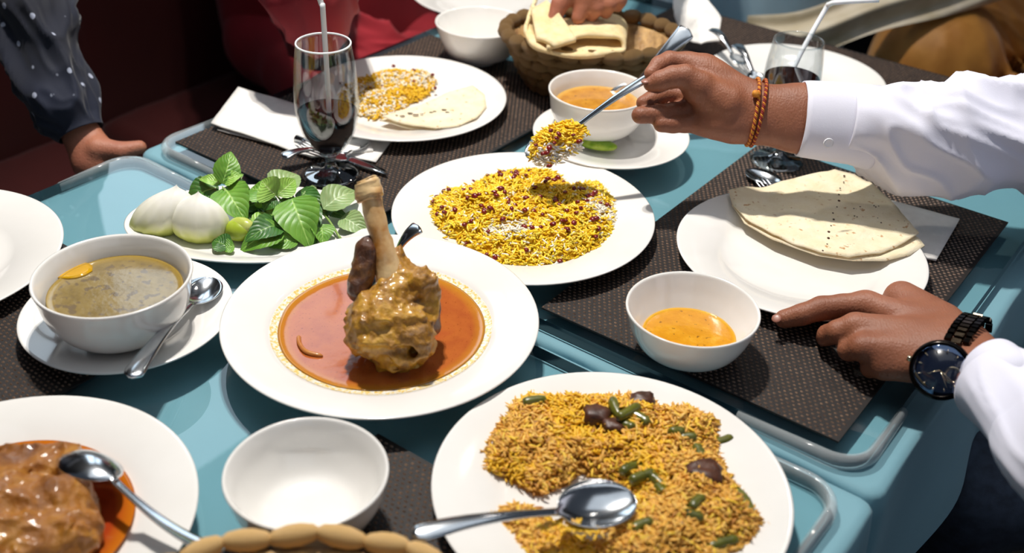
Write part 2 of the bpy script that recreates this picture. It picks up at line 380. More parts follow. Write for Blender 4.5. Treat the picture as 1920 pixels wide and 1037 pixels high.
# ================================================================== TABLES
def rrect(a0, a1, b0, b1, r, n=8):
    P = []
    for (ca, cb, t0) in ((a1-r, b1-r, 0), (a0+r, b1-r, PI/2), (a0+r, b0+r, PI), (a1-r, b0+r, 1.5*PI)):
        for k in range(n+1): t = t0+k*PI/2/n; P.append((ca+r*math.cos(t), cb+r*math.sin(t)))
    return P
def table(a0, a1, b0, b1, who, guards):
    t = thing('dining_table', 'square wooden table under teal cloth, '+who.split(',')[0]+' '+who.split(',')[1].replace('carrying', 'with'), 'table', AB((a0+a1)/2, (b0+b1)/2, -.75), 'square dining tables')
    mesh('tabletop', *box((0, 0, 0), (a1-a0-.006, b1-b0-.006, .03), frame(AB((a0+a1)/2, (b0+b1)/2, -.0325), U)), M['wood'], t, smooth=False)
    for a in (a0+.06, a1-.06):
        for b in (b0+.06, b1-.06): mesh('leg', *box((0, 0, 0), (.05, .05, .7), frame(AB(a, b, -.40), U)), M['wood'], t, smooth=False)
    # cloth: flat top and a folded skirt
    ring = []; step = .015
    P = rrect(a0, a1, b0, b1, .012, 3); Q = []
    for i in range(len(P)):
        p, q = np.array(P[i]), np.array(P[(i+1) % len(P)]); L = np.linalg.norm(q-p); k = max(1, int(L/step))
        for j in range(k): Q.append(p+(q-p)*j/k)
    Q = np.array(Q); n = len(Q); cen = Q.mean(0); rows = []
    d = np.roll(Q, -1, 0)-np.roll(Q, 1, 0); d /= np.linalg.norm(d, axis=1)[:, None]; nr = np.stack([d[:, 1], -d[:, 0]], -1)
    s = np.arange(n)*step
    for z, off in ((-.0145, None), (-.0145, 0.0), (-.019, .003), (-.04, .005), (-.10, .008), (-.16, .012), (-.22, .018)):
        if off is None:
            rows.append(np.array([AB(x[0], x[1], z) for x in cen+(Q-cen)*.985])); continue
        wv = (np.sin(s*38+3*np.sin(s*7))*.5+.5)*off*.9
        X = Q+nr*(off*.5+wv if z < -.015 else off)[:, None] if z < -.015 else Q+nr*off
        rows.append(np.array([AB(x[0], x[1], z) for x in X]))
    v = np.concatenate(rows+[AB(cen[0], cen[1], -.0145)[None]]); f = []
    for i in range(len(rows)-1):
        for j in range(n): f.append([i*n+j, (i+1)*n+j, (i+1)*n+(j+1) % n, i*n+(j+1) % n])
    for j in range(n): f.append([len(v)-1, j, (j+1) % n])
    tag(mesh('tablecloth', v, f, M['cloth']), 'pale teal tablecloth lying under glass, '+who, 'tablecloth', 'teal tablecloths')
    g0, g1, h0, h1 = a0+.018, a1-.024, b0+.012, b1-.018
    P = rrect(g0, g1, h0, h1, .028); n = len(P)
    gl = thing('glass_sheet', 'clear glass sheet with rounded corners laid on the '+who.split(',')[0], 'glass sheet', AB((g0+g1)/2, (h0+h1)/2, -.013), 'glass sheets over the tablecloths')
    top = np.array([AB(a, b, 0) for a, b in P]); bot = np.array([AB(a, b, -.0135) for a, b in P])
    mesh('pane', np.concatenate([top, bot]), [list(range(n)), list(range(n, 2*n))[::-1]]+[[i, n+i, n+(i+1) % n, (i+1) % n] for i in range(n)], [M['glass'], M['glassedge']], gl, smooth=False, midx=[0, 0]+[1]*n)
    for ca, cb in guards:           # soft clear guards pushed over the corners
        sa = 1 if ca == 'r' else -1; sb = 1 if cb == 'b' else -1; A = g1 if sa > 0 else g0; B = h1 if sb > 0 else h0; r = .03
        pts = [(A+sa*.002, B-sb*(r+.07)), (A+sa*.002, B-sb*r)]
        for k in range(1, 8):
            th = k*PI/2/8; pts.append((A-sa*r+sa*(r+.002)*math.cos(th), B-sb*r+sb*(r+.002)*math.sin(th)))
        pts += [(A-sa*r, B+sb*.002), (A-sa*(r+.085), B+sb*.002)]
        pp = [AB(a, b, -.0065) for a, b in pts]
        rad = np.array([[.0080, .0060]]*len(pp)); rad[0] *= .75; rad[-1] *= .75
        mesh('corner_guard', *tube(pp, rad, 12, flat=1), M['guard'], gl)
table(-1.125, -.148, .748, 1.680, 'far table, carrying the rice plate and the goblets', [('r', 'f'), ('l', 'f'), ('r', 'b')])
table(-1.125, -.148, -.17, .738, 'near table, carrying the shank stew and grey soup', [('r', 'b'), ('l', 'b')])

# ---- placemats of woven strands
def bead():
    v = np.array([(-1, 0, 0), (-.5, -1, 0), (.5, -1, 0), (1, 0, 0), (.5, 1, 0), (-.5, 1, 0), (-.45, 0, 1), (.45, 0, 1)], float)
    return v, [[0, 1, 6], [1, 2, 7, 6], [2, 3, 7], [3, 4, 7], [4, 5, 6, 7], [5, 0, 6]]
def weave(L, Wd):
    bv, bf = bead(); pv, pu = .0046, .0062; V_, F_ = [], []; n = 0
    for i in range(int(Wd/pv)):
        for j in range(int(L/pu)):
            x = -L/2+(j+.5+(.5 if i % 2 else 0))*pu-.0015; y = -Wd/2+(i+.5)*pv
            V_.append(bv*np.array([.0019, .0011, .0011])+np.array([x, y, .0021])); F_ += [[q+n for q in k] for k in bf]; n += 8
    return np.concatenate(V_), F_
WL, WW = .32, .495
wv, wf = weave(WL, WW); mats = []
def placemat(a, b, label, wd=WW, ang=0):
    c = AB(a, b, 0); t = thing('placemat', label, 'placemat', c, 'dark woven placemats')
    A = frame((0, 0, 0), U); R = Matrix(A.tolist()).to_euler(); t.rotation_euler = (0, 0, R.z+ang)
    if not mats:
        o1 = mesh('backing', *box((0, 0, .0011), (WL, WW, .0020)), M['matbase'], smooth=False)
        o2 = tag(mesh('weave', wv, wf, M['matbead'], smooth=False), kind='stuff'); mats.extend([o1, o2])
    else: o1, o2 = mats[0].copy(), mats[1].copy(); COL.objects.link(o1); COL.objects.link(o2)
    for o in (o1, o2): o.parent = t
    return t
placemat(-.358, 1.0215, 'brown woven placemat under the roti plate and small orange sauce bowl')
placemat(-.928, 1.0215, 'dark woven placemat under the left goblet and the half-eaten rice plate')
placemat(-.928, .293, 'dark woven placemat at the left edge under the grey soup')
placemat(-.355, .281, 'dark woven placemat beneath the front rice plate, mostly hidden')
placemat(-.62, 1.50, 'dark woven placemat at the far edge under the back plate', ang=PI/2)

# ================================================================== CROCKERY
def plate(name, label, cx, cy, r, h=.022, base=.003, well=.62, lip=.004, sx=1, sy=1, rot=0, group='white plates', cat='plate', depth_=None):
    d = base+.0045 if depth_ is None else depth_
    prof = [(.001, base+.0015), (r*.50, base+.0015), (r*.52, base), (r*.56, base), (r*.58, base+.003), (r*(well+.06), d+.001), (r*.97, h-.0035), (r*.997, h-.0018), (r, h-.0006), (r*.992, h), (r*.975, h-.0003),
            (r*(well+.09), d+(h-d)*.62), (r*(well+.02), d+(h-d)*.22), (r*(well-.05), d+.0006), (r*(well-.15), d), (.001, d)]
    t = thing(name, label, cat, (cx, cy, T+base), group)
    mesh('dish', *lathe(prof, 112, (cx, cy, T), sx, sy, rot), M['ceramic'], t)
    t['_d'] = d; return t, d
def bowl(name, label, cx, cy, r, h, base=.003, foot=.45, group='white bowls', belly=.85):
    prof = smoothprof([(r*foot, base+.006), (r*.72, base+h*.22), (r*belly+.004, base+h*.52), (r*.97, base+h*.86), (r, base+h-.001)], 5).tolist()
    inn = smoothprof([(r*.955, base+h-.0008), (r*.90, base+h*.84), (r*(belly-.03), base+h*.56), (r*.62, base+h*.25), (r*.35, base+h*.16), (.001, base+h*.14)], 5).tolist()
    fo = [(.001, base+.003), (r*foot*.82, base+.003), (r*foot*.85, base), (r*foot*.97, base), (r*foot, base+.002)]
    t = thing(name, label, 'bowl', (cx, cy, T+base), group)
    mesh('body', *lathe(fo+prof+[(r*.995, base+h+.0006), (r*.975, base+h+.0009)]+inn, 96, (cx, cy, T)), M['ceramic'], t); return t
def pool(name, label, cx, cy, r, z, m, cat='soup', thick=.004, wob=.01):
    th = np.arange(96)*2*PI/96; rr = r*(1+wob*noise(np.stack([np.cos(th)*2, np.sin(th)*2, th*0+cx*9], -1), 1.5))
    rows = [np.zeros(96), .35*rr, .7*rr, .9*rr, .975*rr, rr, rr*.93]; zs = [0, 0, 0, 0, .0004, .0011, -thick]
    v = np.concatenate([np.stack([cx+a*np.cos(th), cy+a*np.sin(th), np.full(96, T+z+b)], -1) for a, b in zip(rows, zs)])
    f = [[i*96+j, (i+1)*96+j, (i+1)*96+(j+1) % 96, i*96+(j+1) % 96] for i in range(1, 6) for j in range(96)]+[[0, 96+j, 96+(j+1) % 96] for j in range(96)]
    f.append([6*96+j for j in range(96)][::-1])
    return tag(mesh(name, v, f, m, loc=(cx, cy, T+z)), label, cat, kind='stuff')
C1 = (-.1224, .8647, .150); C2 = (.0097, 1.0884, .1475); C3 = (.0864, .6597, .144); C4 = (-.1564, 1.3909, .1391); C5 = (.3105, 1.0338, .1337)
# stew plate, deep
prof = [(.001, .0045), (.078, .0045), (.080, .003), (.086, .003), (.088, .006), (.108, .019), (.145, .0275), (.1497, .0290), (.150, .030), (.1488, .0306), (.146, .0302), (.112, .0235), (.106, .0205), (.100, .0145), (.090, .0085), (.075, .0065), (.001, .0065)]
t = thing('stew_plate', 'large white deep plate with wide rim holding the shank stew', 'plate', (C1[0], C1[1], T+.003)); mesh('dish', *lathe(prof, 128, (C1[0], C1[1], T)), M['ceramic'], t)
M['stew'] = liquid('orange red stew', [(.3, 'a5502a'), (.55, 'b8642e'), (.75, 'b0562e')], 26, .1, ('7c3212', 420, .66), 'c88a24', .100, .12)
pool('shank_stew', 'orange red stew broth filling the deep plate around the lamb shank', C1[0], C1[1], .0985, .0178, M['stew'], 'stew')
cr_ = NT('dried yellow oil on glaze'); cr_.col(cr_.ramp(cr_.noise(330, 3, .6), [(.44, 'efeae0'), (.56, 'eed27c'), (.72, 'dfae40')])); cr_.set(Roughness=.2, Coat_Weight=.4)
tag(mesh('oil_ring', *lathe([(.0975, .0180), (.0995, .0187), (.1030, .0189), (.1046, .0200), (.1054, .0204), (.1052, .0196), (.0975, .0172)], 96, (C1[0], C1[1], T), close=False), cr_.m), 'thin yellow oily ring around the stew on the deep plate', 'oil ring', kind='stuff')
plate('dinner_plate', 'white round plate heaped with saffron rice and barberries, centre of the table', C2[0], C2[1], C2[2])
plate('dinner_plate', 'white round plate of brown rice with green beans, nearest on the right', C3[0], C3[1], C3[2])
plate('dinner_plate', 'white round plate with leftover rice and flatbread behind the left goblet', C4[0], C4[1], C4[2])
plate('dinner_plate', 'white round plate under the folded roti, touched by the lower hand', C5[0], C5[1], C5[2])
c6 = circ(W(1645, 150, .022), W(1500, 83, .022), W(1600, 105, .022)); c6 = (.40, 1.50, .132)
plate('dinner_plate', 'white round plate behind the right goblet with cutlery resting on it', .395, 1.51, .128)
c7 = (-.375, .598, .142)
plate('dinner_plate', 'white round plate of red meat curry in the bottom left corner', *c7, well=.66)
plate('dinner_plate', 'white empty plate cut off by the left edge of the photo', -.605, .955, .138)
cb = W(900, 22, .022); plate('dinner_plate', 'white plate behind the empty bowl at the top edge', cb[0]+.01, cb[1]+.10, .13)
# herb platter
plate('herb_platter', 'white oval platter with onion wedges, lime and basil', -.285, 1.052, .14, h=.017, well=.72, sx=1, sy=.60, rot=.03, cat='platter', group=None)
# bowls
M['soup'] = liquid('grey brown lentil soup', [(.3, '78663f'), (.5, '8d794c'), (.7, '968356')], 40, .16, ('74644c', 90, .56), 'a0843a', .0605, .35)
sb = (-.3662, .8499, .0716); sc = circ(W(24, 611, .02), W(440, 542, .02), W(210, 708, .02))
plate('saucer', 'white deep saucer under the grey lentil soup bowl', sc[0], sc[1], .099, h=.022, well=.55, group='white saucers', cat='saucer')
bowl('soup_bowl', 'white footed bowl of grey brown lentil soup on a saucer, left', sb[0], sb[1], sb[2], .067, base=.008)
pool('lentil_soup', 'grey brown lentil soup with yellow oil patch in the left bowl', sb[0], sb[1], .0605, .056, M['soup'])
oc = W(140, 508, .0585); M['oil'] = mat('yellow oil', 'd6a10c', 'c2930f', 60, .08, Coat_Weight=.6)
th = np.arange(14)*2*PI/14; op = [W(140+(34+5*math.sin(3*a))*math.cos(a)-4*math.sin(a), 508+(15+3*math.sin(2*a))*math.sin(a)-8*math.cos(a), .0563) for a in th]
tag(mesh('oil_patch', *slab(op, .0006, rings=3, dens=1), M['oil']), 'small yellow oil patch floating on the grey soup', 'oil')
yb = (.1706, .8633, .063)
bowl('sauce_bowl', 'small white footed bowl of orange sauce beside the roti plate', yb[0], yb[1], yb[2], .052, foot=.42, belly=.82)
M['sauce'] = liquid('orange yellow sauce', [(.3, 'c78312'), (.55, 'd6941a'), (.72, 'e0a836')], 60, .14, ('8a5a12', 170, .64), 'e8b53c', .047, .5)
pool('orange_sauce', 'orange yellow sauce with herb flecks in the small footed bowl', yb[0], yb[1], .0445, .0235, M['sauce'], 'sauce')
eb = (-.1496, .6237, .0624)
bowl('empty_bowl', 'small empty white bowl in front of the stew plate', eb[0], eb[1], eb[2], .052, foot=.42, belly=.84)
bb = W(900, 42, .062); bowl('empty_bowl', 'empty white footed bowl left of the back bread basket', bb[0], bb[1], .0655, .06, foot=.4, belly=.8)
ys = W(1124, 168, .072); ysc = W(1146, 250, .024)
plate('saucer', 'white deep saucer with lime piece under the yellow soup bowl', ysc[0], ysc[1]+.004, .1, h=.024, well=.55, group='white saucers', cat='saucer')
bowl('soup_bowl', 'white bowl of yellow soup behind the spoon hand', ys[0], ys[1], .065, .064, base=.008)
M['ysoup'] = liquid('yellow brown soup', [(.3, 'a96d12'), (.55, 'c4851c'), (.75, 'd09a35')], 60, .15, ('7a4a10', 150, .64), 'dcae5a', .056, .5)
pool('yellow_soup', 'yellow brown soup in the bowl behind the spoon hand', ys[0], ys[1], .0555, .052, M['ysoup'])
M['lime'] = mat('lime green flesh', '79a512', 'b9cf4a', 50, .35, lo=.4, hi=.6)
lc = W(1122, 277, .012)
v, f = ico(3); v = v*np.array([.024, .010, .007]); v[:, 2] = np.maximum(v[:, 2], -.004)
tag(mesh('lime_wedge', *xf((v, f), frame(lc+np.array([0, 0, .004]), (1, -.2, 0))), M['lime']), 'green lime wedge on the saucer of the yellow soup', 'lime')
# curry in plate bottom left
M['curry'] = liquid('dark red curry', [(.3, '8a2c12'), (.6, 'a23a18'), (.8, 'a8481c')], 20, .1, None, 'c06a16', .09, .15)
pool('red_curry', 'dark red curry gravy in the bottom left plate', c7[0], c7[1], .093, .0125, M['curry'], 'curry')

# ================================================================== RICE
def tint_mat(name, rough=.45, sss=.1):
    t = NT(name); a = t.new('ShaderNodeVertexColor'); a.layer_name = 'tint'; t.col(a.outputs[0]); t.set(Roughness=rough, Coat_Weight=.12)
    if sss: t.set(Subsurface_Weight=sss, Subsurface_Scale=.0015); t.b.inputs['Subsurface Radius'].default_value = (1, .85, .5)
    return t.m
M['rice'] = tint_mat('cooked rice', .5, .25)
def grain_geo():
    th = np.arange(5)*2*PI/5; v = [(-1, 0, 0)]
    for x, r in ((-.55, .8), (.1, 1), (.65, .75)):
        v += [(x, r*math.cos(a), r*math.sin(a)) for a in th]
    v.append((1, 0, 0)); f = []
    for j in range(5): f.append([0, 1+(j+1) % 5, 1+j]); f.append([16, 11+j, 11+(j+1) % 5])
    for k in (0, 5):
        for j in range(5): f.append([1+k+j, 1+k+(j+1) % 5, 6+k+(j+1) % 5, 6+k+j])
    return np.array(v, float), f
GV, GF = grain_geo()
def inpoly(P, poly):
    x, y = P[:, 0], P[:, 1]; c = np.zeros(len(P), bool); n = len(poly)
    for i in range(n):
        x1, y1 = poly[i][:2]; x2, y2 = poly[(i+1) % n][:2]
        c ^= ((y1 > y) != (y2 > y)) & (x < (x2-x1)*(y-y1)/(y2-y1+1e-12)+x1)
    return c
def edist(P, poly):
    d = np.full(len(P), 9.); n = len(poly)
    for i in range(n):
        a, b = np.array(poly[i][:2]), np.array(poly[(i+1) % n][:2]); ba = b-a
        t = np.clip(((P-a)@ba)/(ba@ba), 0, 1); d = np.minimum(d, np.linalg.norm(P-a-t[:, None]*ba, axis=1))
    return d
def heapz(P, poly, z0, hm, fall, s):
    d = edist(P, poly); q = np.clip(d/fall, 0, 1); n3 = np.stack([P[:, 0], P[:, 1], P[:, 0]*0], -1)
    return z0+hm*np.sqrt(q*(2-q))*(1+.28*noise(n3, 38, s)+.2*noise(n3, 90, s+1))
def scatter(poly, n, jitter=.003):
    A = np.array([p[:2] for p in poly]); lo, hi = A.min(0), A.max(0); out = []
    while sum(map(len, out)) < n:
        P = lo+np.random.rand(n*2, 2)*(hi-lo); out.append(P[inpoly(P, A)])
    P = np.concatenate(out)[:n]; return P+np.random.normal(0, jitter*.5, P.shape)
def grains(C, L=.0040, R=.00118, colf=None, tilt=.30):
    n = len(C); yaw = np.random.rand(n)*2*PI; pit = np.random.normal(0, tilt, n); ln = L*(.75+.45*np.random.rand(n)); rd = R*(.85+.35*np.random.rand(n))
    x = np.stack([np.cos(yaw)*np.cos(pit), np.sin(yaw)*np.cos(pit), np.sin(pit)], -1); y = np.stack([-np.sin(yaw), np.cos(yaw), 0*yaw], -1); z = np.cross(x, y)
    bend = (GV[:, 0]**2-.4)*.55
    v = C[:, None]+GV[None, :, 0:1]*x[:, None]*ln[:, None, None]+(GV[None, :, 1:2]+bend[None, :, None]*.9)*y[:, None]*rd[:, None, None]+GV[None, :, 2:3]*z[:, None]*rd[:, None, None]
    v = v.reshape(-1, 3); m = len(GV); f = []
    for k in range(n):
        o = k*m; f += [[i+o for i in q] for q in GF]
    c = np.repeat(colf(C), m, axis=0); return v, f, c
def bed(poly, z0, hm, fall, s, col, drop=.0022, step=.004):
    A = np.array([p[:2] for p in poly]); lo, hi = A.min(0)-step, A.max(0)+step; nx, ny = ((hi-lo)/step).astype(int)+2
    X, Y = np.meshgrid(lo[0]+np.arange(nx)*step, lo[1]+np.arange(ny)*step, indexing='ij'); P = np.stack([X.ravel(), Y.ravel()], -1)
    ins = inpoly(P, A); z = np.where(ins, heapz(P, poly, z0, hm, fall, s)-drop, z0-.002); v = np.stack([P[:, 0], P[:, 1], z+T], -1); f = []
    I = ins.reshape(nx, ny)
    for i in range(nx-1):
        for j in range(ny-1):
            if I[i, j] or I[i+1, j] or I[i, j+1] or I[i+1, j+1]: f.append([i*ny+j, (i+1)*ny+j, (i+1)*ny+j+1, i*ny+j+1])
    c = np.tile(np.array(col), (len(v), 1)); return v, f, c
def rice(name, label, poly, z0, hm, fall, n, colf, bedcol, s=1, L=.0040, bare=0):
    P = scatter(poly, n); z = heapz(P, poly, z0, hm, fall, s)
    lift = np.random.rand(n)**2*.0024; C = np.stack([P[:, 0], P[:, 1], T+z+lift+.0006], -1)
    gv, gf, gc = grains(C, L, colf=colf); bv, bf, bc = bed(poly, z0, hm, fall, s, bedcol)
    v, f = join((gv, gf), (bv, bf)); return tag(mesh(name, v, f, M['rice'], colr=np.concatenate([gc, bc])), label, 'rice', kind='stuff')
def palette(cols, w, blot=None):
    cols = np.array([lin(c) for c in cols]); w = np.array(w, float); w /= w.sum()
    def f(C):
        k = np.random.choice(len(cols), len(C), p=w); c = cols[k].copy()
        if blot:
            n = noise(C, blot[1], 5); m = n+np.random.normal(0, .18, len(C)) > blot[2]; c[m] = lin(blot[0])
        c[:, :3] *= (.86+.22*np.random.rand(len(C)))[:, None]; return c
    return f
def poly(h, *pts): return [W(x, y, h) for x, y in pts]
PR2 = poly(.012, (800, 388), (835, 362), (880, 352), (915, 338), (945, 328), (975, 322), (1040, 326), (1070, 352), (1105, 345), (1135, 352), (1155, 385), (1160, 412), (1150, 442), (1112, 470), (1060, 492), (1000, 502), (945, 497), (890, 470), (850, 442), (812, 425))
rice('saffron_rice', 'heap of yellow saffron rice on the centre plate', PR2, .0075, .020, .055, 4600, palette(['ffd41c', 'fcc814', 'ffe04c', 'fdf6e4'], [5, 3, 3, .7], ('f6eedb', 22, .60)), lin('eec11c'), 3, L=.0054)
PR3 = poly(.012, (905, 850), (920, 815), (942, 790), (950, 765), (985, 742), (1050, 752), (1130, 748), (1200, 745), (1240, 770), (1300, 768), (1350, 802), (1352, 850), (1372, 900), (1400, 945), (1432, 985), (1410, 1037), (1330, 1075), (1200, 1085), (1120, 1060), (1150, 1000), (1190, 960), (1150, 905), (1090, 880), (1060, 905), (1010, 925), (955, 897), (905, 890))
brown = palette(['e8ae48', 'dc9f38', 'f2c05a', 'f4c83a', 'b67a2a'], [5, 4, 4, 2, 1.0], ('f3bd22', 18, .58))
rice('brown_rice', 'heap of golden brown spiced rice with beans on the front right plate', PR3, .0075, .021, .045, 5600, brown, lin('b47a26'), 9, L=.0056)
PR3b = poly(.012, (925, 965), (962, 940), (1000, 948), (1040, 975), (1090, 1010), (1150, 1012), (1160, 1040), (1060, 1062), (985, 1050), (965, 1000))
rice('brown_rice', 'small patch of brown rice under the spoon handle on the front right plate', PR3b, .0075, .006, .03, 900, brown, lin('a87020'), 4, L=.0052)
PR4 = poly(.012, (636, 165), (660, 148), (690, 140), (735, 127), (772, 125), (815, 137), (818, 158), (800, 180), (765, 192), (745, 213), (700, 221), (655, 208), (636, 190))
rice('leftover_rice', 'thin patch of yellow and white leftover rice on the back left plate', PR4, .0075, .009, .04, 2400, palette(['f3ecdc', 'efc31e', 'e3ae12'], [5, 3, 2], ('eebc14', 22, .1)), lin('e6cf8e'), 12)
# loose grains
def loose(name, label, C, colf, L=.004): v, f, c = grains(np.array(C), L, colf=colf, tilt=.1); return tag(mesh(name, v, f, M['rice'], colr=c), label, 'rice', kind='stuff')
# ---- barberries
bvv, bff = ico(2); bvv = bvv*np.array([.0036, .0026, .0021])*(1+.15*noise(bvv, 2.2))[:, None]; M['berry'] = mat('dried barberry', '5a0b0c', '8c1a14', 300, .28, Coat_Weight=.4)
berry0 = []
def berry(p, group, label):
    if not berry0: o = mesh('barberry', bvv, bff, M['berry']); berry0.append(o)
    else: o = berry0[0].copy(); COL.objects.link(o)
    o.location = [float(x) for x in p]; o.rotation_euler = (random.uniform(-.5, .5), random.uniform(-.5, .5), random.uniform(0, 6)); s = random.uniform(.8, 1.25); o.scale = (s, s, s)
    return tag(o, label, 'berry', group)
P = scatter(PR2, 95, 0); z = heapz(P, PR2, .0075, .020, .055, 3)
for (x, y), zz in zip(P, z): berry((x, y, T+zz+.0042), 'barberries scattered over the saffron rice', 'dark red barberry on the saffron rice of the centre plate')
for q in ((908, 333), (886, 340), (905, 345), (820, 384)): berry(W(q[0], q[1], .013), 'barberries on the bare centre plate rim', 'dark red barberry lying beside the rice on the centre plate')
for q in ((640, 155), (705, 158), (718, 163), (694, 166), (712, 184), (738, 124), (775, 131), (811, 140), (775, 153), (816, 165), (728, 148), (680, 178)): berry(W(q[0], q[1], .018), 'barberries on the leftover rice', 'dark red barberry on the leftover rice of the back left plate')
# ---- beans and meat in the brown rice
M['bean'] = mat('cooked green bean', '4c4f16', '6a6a20', 90, .3, Coat_Weight=.3); M['brownmeat'] = mat('brown meat chunk', '3d2012', '5a3320', 90, .45, bump=.5, bscale=200)
def spot3(px, py, up=.004):
    p = W(px, py, .022)
    for _ in range(3):
        z = heapz(np.array([p[:2]]), PR3, .0075, .021, .045, 9)[0]+up; p = W(px, py, z)
    return p
BW = ['lone at the upper left corner', 'at the back edge, left of centre', 'at the back edge, upright', 'at the back, right beside the upright one', 'crossing the yellow patch on the right', 'left half of the pair on the right', 'below the pair, pointing to the rim', 'at the rightmost end of the yellow patch', 'in the middle, uppermost of three', 'in the middle, centre of three', 'in the middle, lowest of three', 'standing just right of the spoon tip', 'in the dark hollow on the right', 'just below the dark hollow', 'against the right rim side', 'at the lower right end of the heap', 'at the right of the spoon bowl, glistening', 'between the two back meat chunks']
for k, (x, y, a) in enumerate(((1002, 752, .3), (1160, 768, 1.9), (1178, 772, .8), (1195, 785, 2.5), (1290, 822, .1), (1270, 812, .2), (1308, 850, 1.7), (1346, 828, .3), (1190, 878, .6), (1205, 895, .5), (1230, 905, 2.2), (1238, 918, 1.9), (1310, 945, .9), (1290, 965, 2.9), (1392, 940, 1.8), (1355, 1020, .4), (1205, 988, .5), (1175, 800, 2.6))):
    p = spot3(x, y, .001); d = nrm(np.array([math.cos(a), math.sin(a), .12*math.sin(k*2.1)])); L = .010+.004*math.sin(k); nb3 = np.array([-d[1], d[0], 0])*.0022*math.sin(k*1.7)
    pts = [p-d*L, p-d*L*.4+nb3, p+d*L*.4+nb3, p+d*L]; v, f = tube(smoothprof(pts, 3), [.0036, .0044]+[.0047]*6+[.0044, .0034], 8); v += .0005*noise(v, 300, k)[:, None]
    tag(mesh('green_bean', v, f, M['bean']), 'olive bean piece in the brown rice, '+BW[k], 'bean', 'green bean pieces in the brown rice')
mv, mf = ico(3)
for x, y, sz, w in ((1120, 782, .013, 'left of the beans at the back'), (1205, 752, .011, 'topmost, at the back edge'), (1322, 890, .015, 'in the hollow on the right'), (1150, 800, .009, 'small one near the back centre')):
    p = spot3(x, y, .0); v = mv/np.max(np.abs(mv), axis=1)[:, None]**.55; v = v*(1+.22*noise(mv, 2.3, int(x))+.12*noise(mv, 5, int(x)))[:, None]*np.array([sz, sz*.8, sz*.6]); tag(mesh('meat_chunk', v+p, mf, M['brownmeat']), 'dark brown meat chunk in the brown rice, '+w, 'meat', 'meat chunks in the brown rice')

# ================================================================== CUTLERY
def spoon_parts(L=.19, bw=.021, bl=.062, hw=.0095, depth_=.008, nw=.0032):
    """local: x from bowl tip (0) to handle end (L), z up"""
    def grid(xs, hwf, zf, dish, th=.0012, nt=9):
        top = []
        for x in xs:
            w = hwf(x)
            for t in np.linspace(-1, 1, nt): top.append((x, w*t, zf(x)-dish(x)*(1-t*t)))
        top = np.array(top); n = len(xs); bot = top-np.array([0, 0, th]); N = len(top); f = []
        for i in range(n-1):
            for j in range(nt-1):
                a = i*nt+j; f.append([a, a+nt, a+nt+1, a+1]); f.append([N+a, N+a+1, N+a+nt+1, N+a+nt])
        for i in range(n-1):
            a = i*nt; f.append([a, N+a, N+a+nt, a+nt]); a += nt-1; f.append([a, a+nt, N+a+nt, N+a])
        for j in range(nt-1):
            f.append([j, j+1, N+j+1, N+j]); a = (n-1)*nt+j; f.append([a, N+a, N+a+1, a+1])
        return np.concatenate([top, bot]), f
    ts = (1-np.cos(np.linspace(0, PI, 22)))/2
    bx = ts*bl
    bh = lambda x: max(.0006, bw*math.sqrt(max(0, 1-((x-bl*.46)/(bl*.5 if x > bl*.46 else bl*.46))**2))) if x < bl*.9 else max(nw, bw*math.sqrt(max(0, 1-((x-bl*.46)/(bl*.5))**2)))
    bd = lambda x: depth_*math.sin(PI*min(1, max(0, x/bl)))**.8
    bowl_ = grid(bx, bh, lambda x: .001*math.sin(PI*x/bl), bd)
    hx = np.linspace(bl*.985, L, 30)
    def hh(x):
        t = (x-bl)/(L-bl); w = nw+(hw-nw)*max(0, (t-.15)/.85)**1.3
        return w*math.sqrt(max(.02, 1-max(0, (t-.93)/.07)**2))
    hz = lambda x: .001+.010*math.sin(min(1, max(0, (x-bl)/(L-bl)))*PI*.75)*1.0
    hand = grid(hx, hh, hz, lambda x: -.0012, .0018, 7)
    return bowl_, hand
def fork_parts(L=.18):
    b, h = spoon_parts(L, bw=.011, bl=.03, hw=.009, depth_=.002)
    tines = []
    for k in range(4):
        y = (k-1.5)*.0052; pts = [(-.042, y, .004), (-.025, y, -.001), (-.008, y*.98, -.002), (.006, y*.9, -.001)]
        tines.append(tube(smoothprof(pts, 3), [.0004]+[.0012]*8+[.0014], 6))
    return b, h, tines
def spoon(name, label, tip, end, up=(0, 0, 1), L=None, group='steel spoons', **kw):
    tip, end = np.array(tip), np.array(end); LL = np.linalg.norm(end-tip); A = frame(tip, end-tip, up)
    b, h = spoon_parts(L=LL, **kw); t = thing(name, label, 'spoon', tip, group)
    mesh('bowl', *xf(b, A), M['steel'], t); mesh('handle', *xf(h, A), M['steel'], t); return t
def fork(label, tip, end, up=(0, 0, 1), group='steel forks'):
    tip, end = np.array(tip), np.array(end); d = nrm(end-tip); o = tip+d*.042; A = frame(o, d, up); b, h, ti = fork_parts(np.linalg.norm(end-o)); t = thing('fork', label, 'fork', tip, group)
    mesh('fork_head', *xf(b, A), M['steel'], t); mesh('handle', *xf(h, A), M['steel'], t)
    for q in ti: mesh('tine', *xf(q, A), M['steel'], t)
    return t
# soup spoon on saucer (left)
spoon('soup_spoon', 'steel spoon lying on the saucer of the grey lentil soup', W(398, 520, .026), W(245, 722, .037), up=(.1, 0, 1), bw=.018, bl=.052)
# spoon in the stew, handle up
spoon('serving_spoon', 'steel spoon standing in the shank stew with handle behind the meat', W(672, 560, .012), W(795, 432, .072), up=(-.25, -.1, 1), bw=.019, bl=.05, hw=.0115)
# spoon in front-left curry, upside down
tp, en = W(128, 850, .034), W(400, 1012, .055)
spoon('serving_spoon', 'steel spoon resting bowl down over the red curry, bottom left', tp, en, up=(-.2, -.3, -1), bw=.022, bl=.062, hw=.008, depth_=.010)
